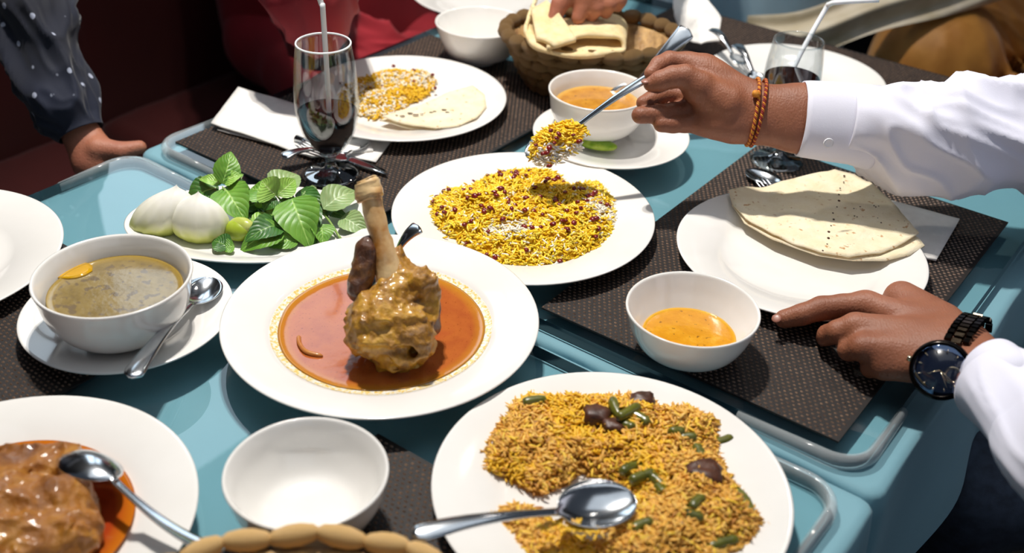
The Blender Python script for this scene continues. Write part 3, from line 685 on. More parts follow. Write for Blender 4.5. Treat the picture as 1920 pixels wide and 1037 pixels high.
# spoon over brown rice
spoon('serving_spoon', 'steel spoon lying on the brown rice, front right plate', W(1190, 930, .034), W(770, 1016, .052), up=(0, -.15, 1), bw=.023, bl=.068, hw=.0085, depth_=.011)
# held spoon
spoon('serving_spoon', 'steel spoon held by the upper hand, loaded with saffron rice', PD(985, 292, 1.262), PD(1266, 130, 1.247), up=(-.05, -.25, 1), bw=.021, bl=.068, hw=.0085, depth_=.009)
# spoon in the yellow soup
spoon('soup_spoon', 'steel spoon leaning out of the yellow soup behind the fingers', W(1138, 212, .028), W(1293, 58, .128), up=(0, -.8, 1), bw=.018, bl=.05, hw=.0135)
# cutlery on napkin left
spoon('soup_spoon', 'steel spoon on the napkin under the left goblet', W(690, 262, .014), W(530, 305, .012), up=(0, 0, 1), bw=.018, bl=.055)
fork('steel fork on the napkin behind the left goblet foot', W(560, 272, .014), W(655, 300, .012))
kn = thing('table_knife', 'dark steel table knife behind the left goblet foot', 'knife', W(640, 290, .008))
A = frame(W(728, 329, .006), W(590, 275, .010)-W(728, 329, .006)); Lk = np.linalg.norm(W(590, 275, .010)-W(728, 329, .006))
mesh('blade', *xf(slab([(0, 0, 0), (.012, -.008, 0), (.04, -.0095, 0), (.09, -.009, 0), (.10, 0, 0), (.09, .006, 0), (.03, .005, 0)], .0012, rings=2, dens=2), A), M['steel'], kn); mesh('handle', *xf(tube([(.098, -.001, .001), (.12, -.001, .001), (Lk+.03, 0, .001)], [.003, .0045, .0055], 10), A), M['steel'], kn)
# cutlery behind roti
fork('steel fork on the brown placemat between goblet foot and roti', W(1422, 338, .008), W(1560, 440, .008))
spoon('soup_spoon', 'steel spoon beside the fork between goblet foot and roti', W(1400, 318, .010), W(1600, 400, .008), bw=.017, bl=.05)
# fork and spoon on back plate
fork('steel fork lying across the back right plate', W(1425, 150, .026), W(1332, 62, .05))
spoon('soup_spoon', 'steel spoon lying across the back right plate', W(1435, 165, .026), W(1378, 92, .042), bw=.016, bl=.045)
# food on the held spoon
sp0 = PD(1046, 270, 1.259)
hp = np.random.normal(0, 1, (1000, 3)); hp /= np.linalg.norm(hp, axis=1)[:, None]; hp *= np.random.rand(1000, 1)**.33
A = frame(sp0, PD(1266, 130, 1.247)-PD(985, 292, 1.262), (-.05, -.25, 1))
hp[:, 2] = np.abs(hp[:, 2]); hp = hp*np.array([.036, .027, .024])+np.array([0, 0, -.003]); C = hp@A[:3, :3].T+A[:3, 3]
whites = lambda C: np.where(((C@A[:3, 1] - A[:3, 3]@A[:3, 1]) < -.006)[:, None] & ((C[:, 2] < sp0[2]+.009)[:, None]) & (np.random.rand(len(C), 1) < .85), np.array(lin('fdf8f2')), palette(['ffd41c', 'fcc814', 'ffe04c'], [3, 2, 2])(C))
gv, gf, gc = grains(C, .0050, colf=whites); core = ico(2); cv = core[0]*np.array([.030, .021, .017]); cv[:, 2] = np.maximum(cv[:, 2], -.003); cv = cv@A[:3, :3].T+A[:3, 3]
v, f = join((gv, gf), (cv, core[1])); tag(mesh('spoonful_of_rice', v, f, M['rice'], colr=np.concatenate([gc, np.tile(lin('e3b52a'), (len(cv), 1))])), 'spoonful of yellow and white rice on the held spoon', 'rice', kind='stuff')
for q in ((1033, 245), (1048, 251), (1044, 259), (1030, 277), (1026, 286), (1018, 288), (1086, 265), (1075, 253), (1030, 311), (1005, 272), (1040, 268)): berry(PD(q[0], q[1], 1.234), 'barberries on the held spoon', 'dark red barberry on the held spoonful of rice')
C = [spot3(*q, .012) for q in ((1040, 985), (1070, 975), (1055, 960))]; 
loose('loose_rice', 'a few rice grains stuck to the spoon on the brown rice', [W(x+random.uniform(-40, 40), y+random.uniform(-10, 10), .0335) for x, y in ((1050, 985),)*45+((1110, 1000),)*25], brown)
loose('loose_rice', 'rice grains fallen near the heap on the centre plate', [W(x, y, .0145) for x, y in ((1068, 345), (1075, 338), (1082, 332), (1065, 325), (868, 455), (845, 438), (835, 445), (1165, 400), (930, 505), (1120, 476))], palette(['f2c418', 'f3e9c8'], [2, 2]))

# ================================================================== GOBLETS
def goblet(label, p, H, rr, colh, who, straw):
    cx, cy = p[0], p[1]; s = H/.17; rb = .0365*rr/.031*1.0
    t = thing('goblet', label, 'goblet', (cx, cy, T+.003), 'stemmed goblets of cola')
    foot = [(.001, .003), (.034, .003), (.0345, .004), (.030, .0055), (.015, .009), (.0085, .013), (.0062, .019), (.0062, .024), (.0085, .029), (.012, .033), (.001, .034)]
    mesh('foot', *lathe([(r, z*s) for r, z in foot], 64, (cx, cy, T)), M['footglass'], t)
    out = smoothprof([(.010, .0325), (.020, .041), (.031, .060), (rb, .088), (rb*1.0, .115), (rb*.94, .145), (rr, .17)], 5)
    inn = smoothprof([(rr-.0014, .17), (rb*.94-.0014, .145), (rb-.0014, .115), (rb-.0014, .088), (.0295, .061), (.0185, .043), (.001, .0375)], 5)
    o_ = np.concatenate([out, [(rr-.0004, .1710)], inn]); o_[:, 1] *= s
    mesh('cup', *lathe(o_, 80, (cx, cy, T), close=False), M['goblet'], t)
    mesh('rim', *lathe([((rr-.0007)+.0010*math.cos(a), .170*s+.0012*math.sin(a)) for a in np.linspace(0, 2*PI, 9)], 80, (cx, cy, T), close=False), M['straw' if straw == 'l' else 'goblet'], t)
    rad = np.interp(colh, out[:, 1]*s, out[:, 0])-.0022
    pr = [(r-.0021, z*s) for r, z in out if .036 < z and z*s < colh and r > .0125]
    pr = [(.001, .0395*s)]+pr+[(rad, colh+.0006), (rad-.0012, colh), (.001, colh)]
    tag(mesh('cola', *lathe(pr, 80, (cx, cy, T)), M['cola'], smooth=False), 'dark cola filling the '+who, 'drink', 'cola drinks')
    return t
gl = W(621, 327, .003); goblet('stemmed glass goblet with upright straw beside the napkin, left', gl, .17, .0315, .086, 'left goblet', 'l')
gr = W(1457, 300, .003); goblet('stemmed glass goblet with bent straw behind the braceleted wrist', gr, .163, .0300, .116, 'right goblet', 'r')
ax = np.array([gl[0], gl[1], T]); st = [ax+np.array([-.004, .004, .045]), W(617, 215, .082), W(606, 28, .205), W(603, 8, .216), W(588, -30, .238), W(570, -60, .25)]
tag(mesh('drinking_straw', *tube(smoothprof(st, 5), .0031, 12), M['straw']), 'white bendy straw standing in the left goblet', 'straw')
st = [np.array([gr[0]-.008, gr[1], T+.06]), W(1490, 124, .114), W(1545, 22, .172), W(1556, 8, .183), W(1575, 4, .188), W(1648, 0, .195)]
tag(mesh('drinking_straw', *tube(smoothprof(st, 5), .0031, 12), M['straw']), 'white straw bent to the right in the right goblet', 'straw')

# ================================================================== NAPKINS AND BREADS
def ripple(amp, sc, s=0): return lambda v: np.stack([0*v[:, 0], 0*v[:, 0], amp*fbm(v, sc, 2, s)+amp], -1)
np1 = thing('napkin', 'folded white paper napkin under the left goblet cutlery', 'napkin', W(550, 230, .004), 'paper napkins')
def fold_line(v, h0): return np.stack([0*v[:, 0], 0*v[:, 0], .0008*fbm(v, 20, 2)+h0], -1)
mesh('lower_fold', *slab([W(408, 247, .003), W(600, 235, .003), W(735, 265, .003), W(705, 307, .003), W(660, 298, .003), W(560, 285, .003)], .0015, ripple(.001, 30), 8), M['napkin'], np1)
mesh('upper_fold', *slab([W(447, 167, .012), W(560, 200, .008), W(690, 255, .006), W(700, 285, .006), W(585, 298, .005), W(520, 276, .005), W(396, 235, .009)], .002, ripple(.0012, 25, 4), 10), M['napkin'], np1)
np2 = thing('napkin', 'folded white paper napkin sticking out behind the roti plate', 'napkin', W(1700, 420, .004), 'paper napkins')
mesh('sheet', *slab([W(1640, 372, .004), W(1798, 415, .005), W(1755, 490, .005), W(1640, 470, .004), (W(1560, 430, .004))], .003, ripple(.0006, 30, 2), 8), M['napkin'], np2)
np3 = thing('napkin', 'crumpled white napkin standing right of the bread basket', 'napkin', W(1300, 80, .01), 'paper napkins')
def crump(v): return np.stack([.004*fbm(v, 30, 3, 1), .004*fbm(v, 30, 3, 2), .016*(noise(v, 22, 3)+1)], -1)
mesh('sheet', *slab([W(1258, 10, .05), W(1320, 22, .05), W(1352, 50, .04), W(1345, 95, .02), W(1310, 110, .01), W(1280, 85, .01), W(1262, 50, .03)], .002, crump, 14), M['napkin'], np3)
def bread_mat(name, c1, c2, c3, spots, sc=120):
    t = NT(name); a = t.ramp(t.noise(45, 5, .6), [(.35, c1), (.65, c2)]); f = t.ramp(t.noise(sc, 3, .5), [(spots, '000000'), (spots+.08, 'ffffff')])
    t.col(t.mix(f, a, c3)); t.set(Roughness=.75, Subsurface_Weight=.05); t.bump(t.noise(90, 5, .7), .7, .0025); return t.m
M['roti'] = bread_mat('thin flatbread', 'f7e8ca', 'efdcb6', 'c4925c', .64); M['naan'] = bread_mat('pale naan', 'eed9ae', 'e3c78f', 'd0a35e', .68)
M['char'] = mat('burnt spot', '3a2012', '5a3418', 400, .8)
R1 = [(1366, 360), (1375, 388), (1398, 412), (1450, 440), (1500, 462), (1535, 474), (1590, 484), (1650, 474), (1690, 458), (1722, 440), (1708, 424), (1690, 402), (1662, 370), (1630, 345), (1600, 327), (1565, 318), (1500, 334), (1440, 350), (1400, 352)]
R2 = [(1372, 388), (1395, 420), (1450, 452), (1530, 482), (1600, 492), (1660, 490), (1705, 480), (1733, 464), (1722, 450), (1650, 400), (1570, 340), (1500, 350), (1420, 365)]
fb = thing('flatbread', 'folded thin roti resting on the right plate, half in arm shadow', 'bread', W(1560, 410, .02), 'flatbreads')
mesh('lower_layer', *slab([W(x, y, .020) for x, y in R2], .0016, ripple(.0010, 40, 3), 12), M['roti'], fb)
mesh('upper_layer', *slab([W(x, y, .0255) for x, y in R1], .0016, lambda v: np.stack([0*v[:, 0], 0*v[:, 0], .0016*fbm(v, 45, 3, 7)+.001*np.sin(v[:, 0]*60)], -1), 16, dens=5), M['roti'], fb)
sv, sf = ico(1); spv = []
for k in range(13):
    q = k/12; p = W(1583-38*q+random.uniform(-3, 3), 330+140*q, .0275); spv.append((sv*np.array([.0014, .0018, .0007])*random.uniform(.7, 1.3)+p+np.array([0, 0, .0002]), sf))
for k in range(16): p = W(random.uniform(1600, 1700), random.uniform(370, 440), .0275); spv.append((sv*np.array([.001, .0012, .0006])*random.uniform(.6, 1.2)+p, sf)) if inpoly(np.array([p[:2]]), np.array([W(x, y, .0275)[:2] for x, y in R1]))[0] else None
tag(mesh('burnt_spots', *join(*spv), M['char'], fb), kind='stuff')
R4 = [(712, 226), (745, 214), (790, 204), (845, 176), (882, 167), (905, 185), (908, 205), (890, 228), (855, 241), (815, 246), (770, 241)]
fb2 = thing('flatbread', 'torn folded flatbread piece on the back left plate', 'bread', W(810, 215, .02), 'flatbreads')
mesh('lower_layer', *slab([W(x, y+3, .014) for x, y in R4], .0016, ripple(.0012, 40, 5), 8, dens=4), M['roti'], fb2)
mesh('upper_layer', *slab([W(x+4, y-2, .019) for x, y in R4], .0016, ripple(.002, 40, 9), 10, dens=4), M['roti'], fb2)
spv = [(sv*np.array([.004, .0013, .0006])*random.uniform(.6, 1.3)+W(745+k*12+random.uniform(-4, 4), 216-k*1.2+random.uniform(-3, 4), .0235), sf) for k in range(9)]
tag(mesh('burnt_spots', *join(*spv), M['char'], fb2), kind='stuff')

# ================================================================== BASKETS
M['wicker'] = mat('woven water hyacinth', '74502a', 'cda468', 60, .55, bump=.9, bscale=160, bdist=.003, lo=.3, hi=.7); M['wickerpale'] = mat('pale woven cane', 'bd8c4c', 'ecc888', 70, .5, bump=.4, bscale=260, lo=.3, hi=.7)
def basket(label, c, a, b, h, rot, rows, nb, m, flare=.72, rimr=.011):
    t = thing('bread_basket', label, 'basket', (c[0], c[1], T+.003), 'woven bread baskets'); R = Matrix.Rotation(rot, 3, 'Z'); R = np.array(R)
    bvv_, bff_ = ico(2); proto = None
    def ell(k, q, z): th = 2*PI*k; return np.array(c[:2]+(0,)) if False else np.array([c[0], c[1], T+z])+R@np.array([a*q*math.cos(th), b*q*math.sin(th), 0])
    for r in range(rows+1):
        rim = r == rows; q = flare+(1-flare)*(r/rows)**.8; z = .003+h*(r+.5)/(rows+.5); n = nb+ (0 if not rim else 2)
        for k in range(n):
            kk = (k+(.5 if r % 2 else 0))/n; p0 = ell(kk-.5/n, q, z); p1 = ell(kk+.5/n, q, z); d = p1-p0; L = np.linalg.norm(d)
            if proto is None: proto = mesh('strand', bvv_, bff_, m); o = proto
            else: o = proto.copy(); COL.objects.link(o)
            tk = rimr if rim else h/(rows+.5)*.56
            Mx = Matrix(frame((p0+p1)/2, d+np.array([0, 0, .18*L*(1 if k % 2 else -1)])).tolist()) @ Matrix.Diagonal((L*.60, tk*.75 if not rim else tk, tk, 1))
            o.parent = t; o.matrix_parent_inverse = Matrix.Translation(-Vector(t.location)); o.matrix_basis = Mx
    mesh('lining', *lathe([(.001, .004), (flare*.96, .004), (.94, h*.92), (.90, h*.94), (flare*.9, .010), (.001, .010)], 48, (c[0], c[1], T), a, b, rot), M['wicker'], t)
    return t
bc = W(1112, 62, .08); basket('oval brown woven bread basket at the back with naan', (bc[0]-.002, bc[1]-.005), .122, .088, .078, -.06, 5, 24, M['wicker'])
fc = W(590, 1006, .06); basket('woven cane basket cut off by the bottom edge', (fc[0]+.004, fc[1]-.084), .128, .085, .058, .02, 3, 22, M['wickerpale'], rimr=.0085)
def ribbon(path, wdir, width, th=.003, n=10):
    P = smoothprof(path, 6); k = len(P); wd_ = np.asarray(wdir); V_ = []
    for i in range(k):
        for j in range(n+1): V_.append(P[i]+wd_*width*(j/n-0.0)+np.array([0, 0, .0018*math.sin(j*1.1+i*.5)]))
    V_ = np.array(V_); tg = np.gradient(P, axis=0); nn = np.cross(tg, wd_); nn /= np.linalg.norm(nn, axis=1)[:, None]; nn = np.repeat(nn, n+1, 0)
    a, b = V_+nn*th/2, V_-nn*th/2; N = len(V_); f = []
    for i in range(k-1):
        for j in range(n):
            q = i*(n+1)+j; f.append([q, q+1, q+n+2, q+n+1]); f.append([N+q, N+q+n+1, N+q+n+2, N+q+1])
    for i in range(k-1):
        for j in (0, n): q = i*(n+1)+j; e = [q, q+n+1, N+q+n+1, N+q]; f.append(e if j == 0 else e[::-1])
    for j in range(n):
        for i in (0, k-1): q = i*(n+1)+j; e = [q, N+q, N+q+1, q+1]; f.append(e if i == 0 else e[::-1])
    return np.concatenate([a, b]), f
nb_ = thing('flatbread', 'thick pale naan folded over in the back basket', 'bread', W(1080, 80, .08), 'flatbreads')
mesh('fold', *ribbon([W(995, 30, .108), W(985, 60, .10), W(1005, 90, .092), W(1050, 104, .088), W(1120, 104, .088), W(1160, 100, .088), W(1170, 86, .094), W(1158, 72, .102), W(1120, 66, .106), (W(1075, 74, .104)), W(1025, 90, .098)], (0.1, .99, 0), .075, .0055), M['naan'], nb_)
mesh('flap', *slab([W(995, 25, .11), W(1025, 10, .12), W(1045, 30, .118), (W(1068, 62, .106)), W(1080, 82, .10), W(1040, 95, .096), W(1005, 80, .096)], .005, ripple(.002, 30, 3), 6), M['naan'], nb_)

# ================================================================== HERBS, ONION, LIME
def onion_mat():
    t = NT('pale onion flesh'); z = t.new('ShaderNodeSeparateXYZ'); t.link(t.coord(), z.inputs[0])
    n = t.noise(40, 3); f = t.math('ADD', t.math('MULTIPLY', z.outputs[2], 22), t.math('MULTIPLY', n, .35))
    c = t.ramp(f, [(.0, 'b2bc44'), (.25, 'd3d67e'), (.5, 'efecd0'), (.9, 'f8f4ea')]); t.col(c); t.set(Roughness=.32, Subsurface_Weight=.3, Subsurface_Scale=.008, Coat_Weight=.2); t.b.inputs['Subsurface Radius'].default_value = (1, .95, .8)
    w = t.new('ShaderNodeTexWave'); w.inputs['Scale'].default_value = 30; w.inputs['Distortion'].default_value = 2; t.link(t.coord(), w.inputs[0]); t.bump(w.outputs['Fac'], .15, .0008); return t.m
M['onion'] = onion_mat()
def onion(label, c, rx, hgt, lean, rot):
    n = 40; prof = smoothprof([(.02, -.30), (.55, -.28), (.92, -.08), (1.03, .18), (.98, .44), (.78, .68), (.48, .86), (.18, .98), (.05, 1.05), (.001, 1.10)], 5)
    v, f = lathe(prof, 56, close=True); th = np.arctan2(v[:, 1], v[:, 0])
    rid = 1+.018*np.cos(th*13)+.012*np.cos(th*5+1)*(v[:, 2] > -.2); v[:, 0] *= rid*rx; v[:, 1] *= rid*rx*.80; v[:, 2] *= hgt
    back = v[:, 1] > 0; v[back, 1] *= .45
    v[:, 0] += lean*np.maximum(v[:, 2], 0)
    cr, sr = math.cos(rot), math.sin(rot); x = v[:, 0]*cr-v[:, 1]*sr; y = v[:, 0]*sr+v[:, 1]*cr; v[:, 0], v[:, 1] = x, y
    o = mesh('onion_wedge', v+np.array([0, 0, 0]), f, M['onion']); o.location = c; return tag(o, label, 'onion', 'raw onion wedges')
onion('pale onion wedge at the left end of the herb platter, leaning right', W(297, 417, .016), .031, .042, .55, .15)
onion('pale onion wedge in front, pointed top, beside the lime', W(377, 428, .016), .031, .042, .05, -.1)
M['limeskin'] = mat('lime wedge', 'b9c455', 'd2d67c', 60, .3, Coat_Weight=.3)
lw = thing('lime_wedge', 'cut lime wedge between onion and basil on the platter', 'lime', W(445, 440, .012))
lv, lf = ico(3); v = lv*np.array([.017, .012, .012]); 
mesh('peel', *xf((v*np.array([1, 1, 1])-np.array([0, 0, .0]), lf), frame(W(447, 432, .02), (1, -.5, .2), (0, .5, 1))), mat('lime peel', '9fb32e', 'b4c24a', 60, .35), lw)
v = lv*np.array([.0165, .009, .010])+np.array([0, .0035, .003]); mesh('flesh', *xf((v, lf), frame(W(449, 430, .023), (1, -.5, .2), (0, .4, 1))), M['limeskin'], lw)
def leaf_mat(name, a, b, vein):
    t = NT(name); uv = t.coord('UV'); sp = t.new('ShaderNodeSeparateXYZ'); t.link(uv, sp.inputs[0])
    av = t.math('ABSOLUTE', t.math('SUBTRACT', sp.outputs[1], .5)); mid = t.ramp(av, [(.012, 'ffffff'), (.03, '000000')])
    d = t.math('SUBTRACT', sp.outputs[0], t.math('MULTIPLY', av, .75)); w = t.math('ABSOLUTE', t.math('SINE', t.math('MULTIPLY', d, 24.0)))
    side = t.ramp(w, [(.02, 'ffffff'), (.16, '000000')])
    base = t.ramp(t.noise(60, 3), [(.35, a), (.65, b)]); c = t.mix(t.math('MULTIPLY', side, .45), base, vein); c = t.mix(mid, c, vein); t.col(c)
    t.set(Roughness=.42, Subsurface_Weight=.1, Subsurface_Scale=.003); t.bump(t.math('ADD', w, t.math('MULTIPLY', t.noise(140, 2), .3)), .4, .0010); return t.m
LM = [leaf_mat('fresh basil leaf', '5c8e2e', '74a63e', 'a2c868'), leaf_mat('dark basil leaf', '2f6022', '41742c', '7aa452'), leaf_mat('pale basil leaf', '8ab84a', 'a0ca5e', 'c6de90'), leaf_mat('greyish basil leaf underside', '86a264', '9ab47a', 'b8cc98')]
def leaf(p0, p1, w, m, up=(0, 0, 1), cup=.25, arch=.12, parent=None):
    p0, p1 = np.array(p0), np.array(p1); L = np.linalg.norm(p1-p0); A = frame(p0, p1-p0, up); ns, nt = 14, 8; v, uv = [], []
    for i in range(ns+1):
        s = i/ns; wd_ = w*(math.sin(PI*min(1, s**.72))**.85)*(1-.12*s)+.0004
        for j in range(nt+1):
            t = j/nt*2-1; ser = 1+.03*math.sin(s*50) if abs(t) > .99 else 1
            z = L*arch*math.sin(PI*s)+abs(t)**1.4*wd_*cup+.0012*math.sin(s*22+abs(t)*3)*(1-abs(t))*.5-(L*.18*s*s)
            v.append((s*L, t*wd_*ser, z)); uv.append((s, j/nt))
    v = np.array(v); N = len(v); f = []; b = v-np.array([0, 0, .0004])
    for i in range(ns):
        for j in range(nt):
            q = i*(nt+1)+j; f.append([q, q+nt+1, q+nt+2, q+1]); f.append([N+q, N+q+1, N+q+nt+2, N+q+nt+1])
    v2 = np.concatenate([v, b])@A[:3, :3].T+A[:3, 3]; return mesh('leaf', v2, f, LM[m], parent, uv=uv+uv)
M['stem'] = mat('green stem', '7d9a45', '8fae5a', 60, .4)
C_ = -nrm(CF)
def sprig(label, stem, leaves):
    t = thing('basil_sprig', label, 'herb', stem[0], 'basil sprigs on the platter')
    mesh('stem', *tube(smoothprof(stem, 4), np.linspace(.0016, .0009, (len(stem)-1)*4+1), 8), M['stem'], t)
    for (x0, y0, h0, x1, y1, h1, w, m, up) in leaves: leaf(W(x0, y0, h0), W(x1, y1, h1), w, m, up, parent=t)
UPC = tuple(.6*C_+np.array([0, 0, .6])); UPR = tuple(C_+np.array([.5, 0, .2])); UPL = tuple(C_+np.array([-.5, 0, .2]))
sprig('basil sprig standing tall behind the onions', [W(470, 440, .015), W(440, 390, .03), W(417, 350, .045)],
      [(417, 345, .047, 435, 282, .075, .0155, 0, UPR), (415, 345, .045, 372, 332, .05, .007, 2, UPC), (420, 343, .047, 452, 325, .058, .010, 2, UPC), (425, 345, .045, 456, 326, .054, .007, 3, UPR),
       (420, 352, .042, 458, 408, .030, .0225, 0, UPC), (410, 350, .038, 346, 382, .024, .019, 1, UPC), (430, 352, .036, 475, 365, .028, .012, 1, UPC)])
sprig('basil sprig in the middle of the platter with large drooping leaf', [W(560, 450, .012), W(545, 400, .025), W(520, 368, .040), W(516, 362, .044)],
      [(518, 366, .044, 488, 338, .056, .018, 2, UPL), (520, 366, .044, 556, 334, .054, .012, 2, UPR), (515, 362, .040, 560, 320, .05, .020, 3, UPC), (510, 372, .036, 466, 348, .040, .019, 0, UPC), (518, 370, .040, 492, 392, .030, .012, 1, UPC),
       (546, 372, .040, 580, 458, .014, .026, 0, UPC), (560, 378, .030, 592, 450, .016, .018, 1, UPR), (528, 372, .034, 548, 400, .02, .012, 1, UPC)])
sprig('basil sprig at the right end with pale leaf pointing to the goblet', [W(640, 450, .012), W(610, 405, .018), W(580, 385, .024)],
      [(606, 392, .026, 672, 352, .036, .019, 3, UPC), (560, 358, .030, 612, 398, .024, .012, 1, UPC), (570, 360, .032, 600, 372, .030, .010, 3, UPC), (612, 396, .020, 655, 408, .018, .007, 1, UPC), (640, 408, .018, 690, 436, .014, .0145, 3, UPC), (600, 420, .020, 607, 455, .012, .014, 0, UPR)])
sprig('loose basil leaves lying at the front of the platter', [W(540, 450, .012), W(500, 440, .014), W(455, 455, .012)],
      [(532, 432, .022, 448, 464, .014, .0185, 0, UPC), (528, 422, .024, 462, 444, .026, .017, 1, UPC), (475, 430, .018, 520, 398, .02, .012, 2, UPC), (560, 452, .012, 500, 458, .012, .012, 0, UPC), (430, 465, .013, 397, 448, .018, .012, 1, UPC), (440, 462, .014, 415, 466, .013, .009, 0, UPC), (480, 445, .018, 530, 415, .022, .016, 3, UPC)])
sprig('basil leaves crossing behind the lime wedge', [W(470, 420, .012), W(500, 400, .016), W(540, 398, .02)],
      [(470, 405, .014, 520, 392, .022, .013, 2, UPC), (486, 385, .02, 470, 420, .016, .012, 1, UPC), (540, 410, .02, 500, 425, .018, .010, 3, UPC), (450, 395, .022, 490, 380, .024, .011, 1, UPC)])

# ================================================================== LAMB SHANK
def meat_mat(name, c1, c2, c3, sc=55):
    t = NT(name); c = t.ramp(t.noise(sc, 6, .62, dist=.6), [(.30, c1), (.5, c2), (.68, c3)]); t.col(c); t.set(Roughness=.42, Coat_Weight=.35, Coat_Roughness=.15, Subsurface_Weight=.05)
    mm = t.new('ShaderNodeMapping'); mm.inputs['Scale'].default_value = (1, 1, .35); t.link(t.coord(), mm.inputs[0]); t.bump(t.noise(170, 6, .65, mm.outputs[0]), .8, .003); return t.m
M['shankmeat'] = meat_mat('braised yellow brown meat', '5c3812', 'ae7a22', 'd4a236'); M['darkmeat'] = meat_mat('dark braised muscle', '3a2014', '5e3720', '8a5c26'); M['currymeat'] = meat_mat('curry coated meat', '6a3a10', 'a0631c', 'bb8024', 30)
M['bone'] = mat('roasted bone', 'c07a28', 'ecca94', 34, .36, bump=.35, bscale=90, bdist=.002, lo=.35, hi=.62, Coat_Weight=.3)
sh = thing('lamb_shank', 'braised lamb shank on the bone standing upright in the stew', 'meat', (C1[0], C1[1]-.02, T+.01))
D0 = 1.018
def Q(px, py, dz=0): return PD(px, py, D0+dz)
kq = D0/FPX
# bone
bt = [Q(690, 338, -.01), Q(694, 352, -.01), Q(700, 385, -.01), Q(712, 440, -.008), Q(728, 520, -.002), Q(738, 580, 0)]
br = np.interp(np.linspace(0, 5, 31), range(6), np.array([20, 20.5, 17.5, 20, 27, 28])*kq)
v, f = tube(smoothprof(bt, 6), br, 28, caps=True); nn = fbm(v, 45, 3); v += (v-np.repeat(smoothprof(bt, 6), 28, 0))*(.20*nn)[:, None]
mesh('bone', v, f, M['bone'], sh)
lipp = [Q(690, 334, -.01), Q(692, 342, -.01), Q(695, 362, -.01), Q(697, 374, -.01)]
v, f = tube(smoothprof(lipp, 5), np.array([18]*4+[22]*4+[23.5]*4+[21]*4)*kq, 24); v += .0030*np.stack([fbm(v, 70, 2, k) for k in range(3)], -1); mesh('bone_knuckle', v, f, M['bone'], sh)
def shank(P):
    P = P.astype(float); R = lambda a: a*kq
    d = cap(P, Q(705, 600, .0), Q(740, 650, 0), R(52), R(52)); d = smin(d, cap(P, Q(700, 620, -.02), Q(770, 640, -.015), R(46), R(44)), .012)
    d = smin(d, cap(P, Q(735, 545, 0), Q(720, 600, -.01), R(40), R(52)), .012)
    d = smin(d, cap(P, Q(745, 515, -.0), Q(790, 535, 0), R(28), R(30)), .008)
    d = smin(d, cap(P, Q(790, 530, -.006), Q(800, 590, .0), R(30), R(22)), .006)
    d = smin(d, cap(P, Q(738, 480, .004), Q(742, 540, .004), R(20), R(34)), .008)
    d = smin(d, cap(P, Q(700, 560, -.012), Q(675, 640, -.01), R(22), R(24)), .008)
    d = np.maximum(d, -cap(P, Q(748, 664, -.035), Q(795, 655, -.02), R(12), R(12)))
    d = np.maximum(d, -cap(P, Q(765, 600, -.045), Q(812, 520, -.02), R(5), R(4)))
    d = smin(d, cap(P, Q(745, 555, -.004), Q(775, 605, -.010), R(34), R(38)), .008)
    n = np.abs(noise(P, 55, 3))+.5*np.abs(noise(P, 110, 5))
    g = noise(P*np.array([1, 1, .45]), 150, 8); return d+.0075*(n-.42)+.0022*(np.abs(g)-.3)+.0010*noise(P, 320, 2)
cs = Q(740, 590); v, f = nets(shank, cs-np.array([.065, .055, .065]), cs+np.array([.065, .06, .065]), .0012); mesh('meat', v, f, M['shankmeat'], sh)
def tend(P):
    P = P.astype(float); d = cap(P, Q(690, 468, -.008), Q(672, 545, -.008), 24*kq, 24*kq); d = smin(d, cap(P, Q(700, 455, 0), Q(690, 470, 0), 16*kq, 18*kq), .008)
    return d+.002*np.abs(noise(P, 90, 4))+.0006*noise(P, 240, 2)
cs = Q(683, 508); v, f = nets(tend, cs-.04, cs+.04, .0011); mesh('muscle', v, f, M['darkmeat'], sh)['label'] = 'dark brown muscle lump against the bone'
def flap(P):
    P = P.astype(float); d = cap(P, Q(806, 545, .012), Q(806, 610, .010), 22*kq, 24*kq); d = smin(d, cap(P, Q(800, 600, .004), Q(775, 640, .0), 18*kq, 14*kq), .008)
    return d+.0025*np.abs(noise(P, 80, 9))
cs = Q(802, 588, .01); v, f = nets(flap, cs-.045, cs+.045, .0013); mesh('muscle', v, f, M['darkmeat'], sh)
pts = [W(560, 630, .0185), W(562, 645, .0195), W(575, 660, .0195), W(605, 668, .0185)]
tag(mesh('onion_strip', *tube(smoothprof(pts, 5), [.001]+[.0022]*14+[.001], 8), mat('stewed onion', 'b5682c', 'c98a48', 60, .2)), 'curled translucent onion strip floating in the stew', 'onion')
# stew splashes around the liquid: a thin oily ring on the plate
# curry meat bottom-left
def cm(P):
    P = P.astype(float); z = .02
    d = cap(P, W(10, 905, z), W(120, 880, z), .028, .020); d = smin(d, cap(P, W(30, 970, z), W(110, 960, z), .034, .028), .008)
    d = smin(d, cap(P, W(20, 1030, z), W(130, 1010, z), .03, .024), .006); d = smin(d, cap(P, W(-60, 960, z), W(-20, 1000, z), .03, .03), .01)
    n = np.abs(noise(P, 45, 3))+.5*np.abs(noise(P, 100, 5)); return d+.010*(n-.4)+.0025*(np.abs(noise(P, 190, 6))-.3)
cs = W(40, 965, .02); v, f = nets(cm, cs-np.array([.12, .085, .035]), cs+np.array([.085, .085, .045]), .0018); v[:, 2] = np.maximum(v[:, 2], T+.009)
tag(mesh('curry_meat', v, f, M['currymeat']), 'large yellow brown meat piece in the red curry, bottom left', 'meat')

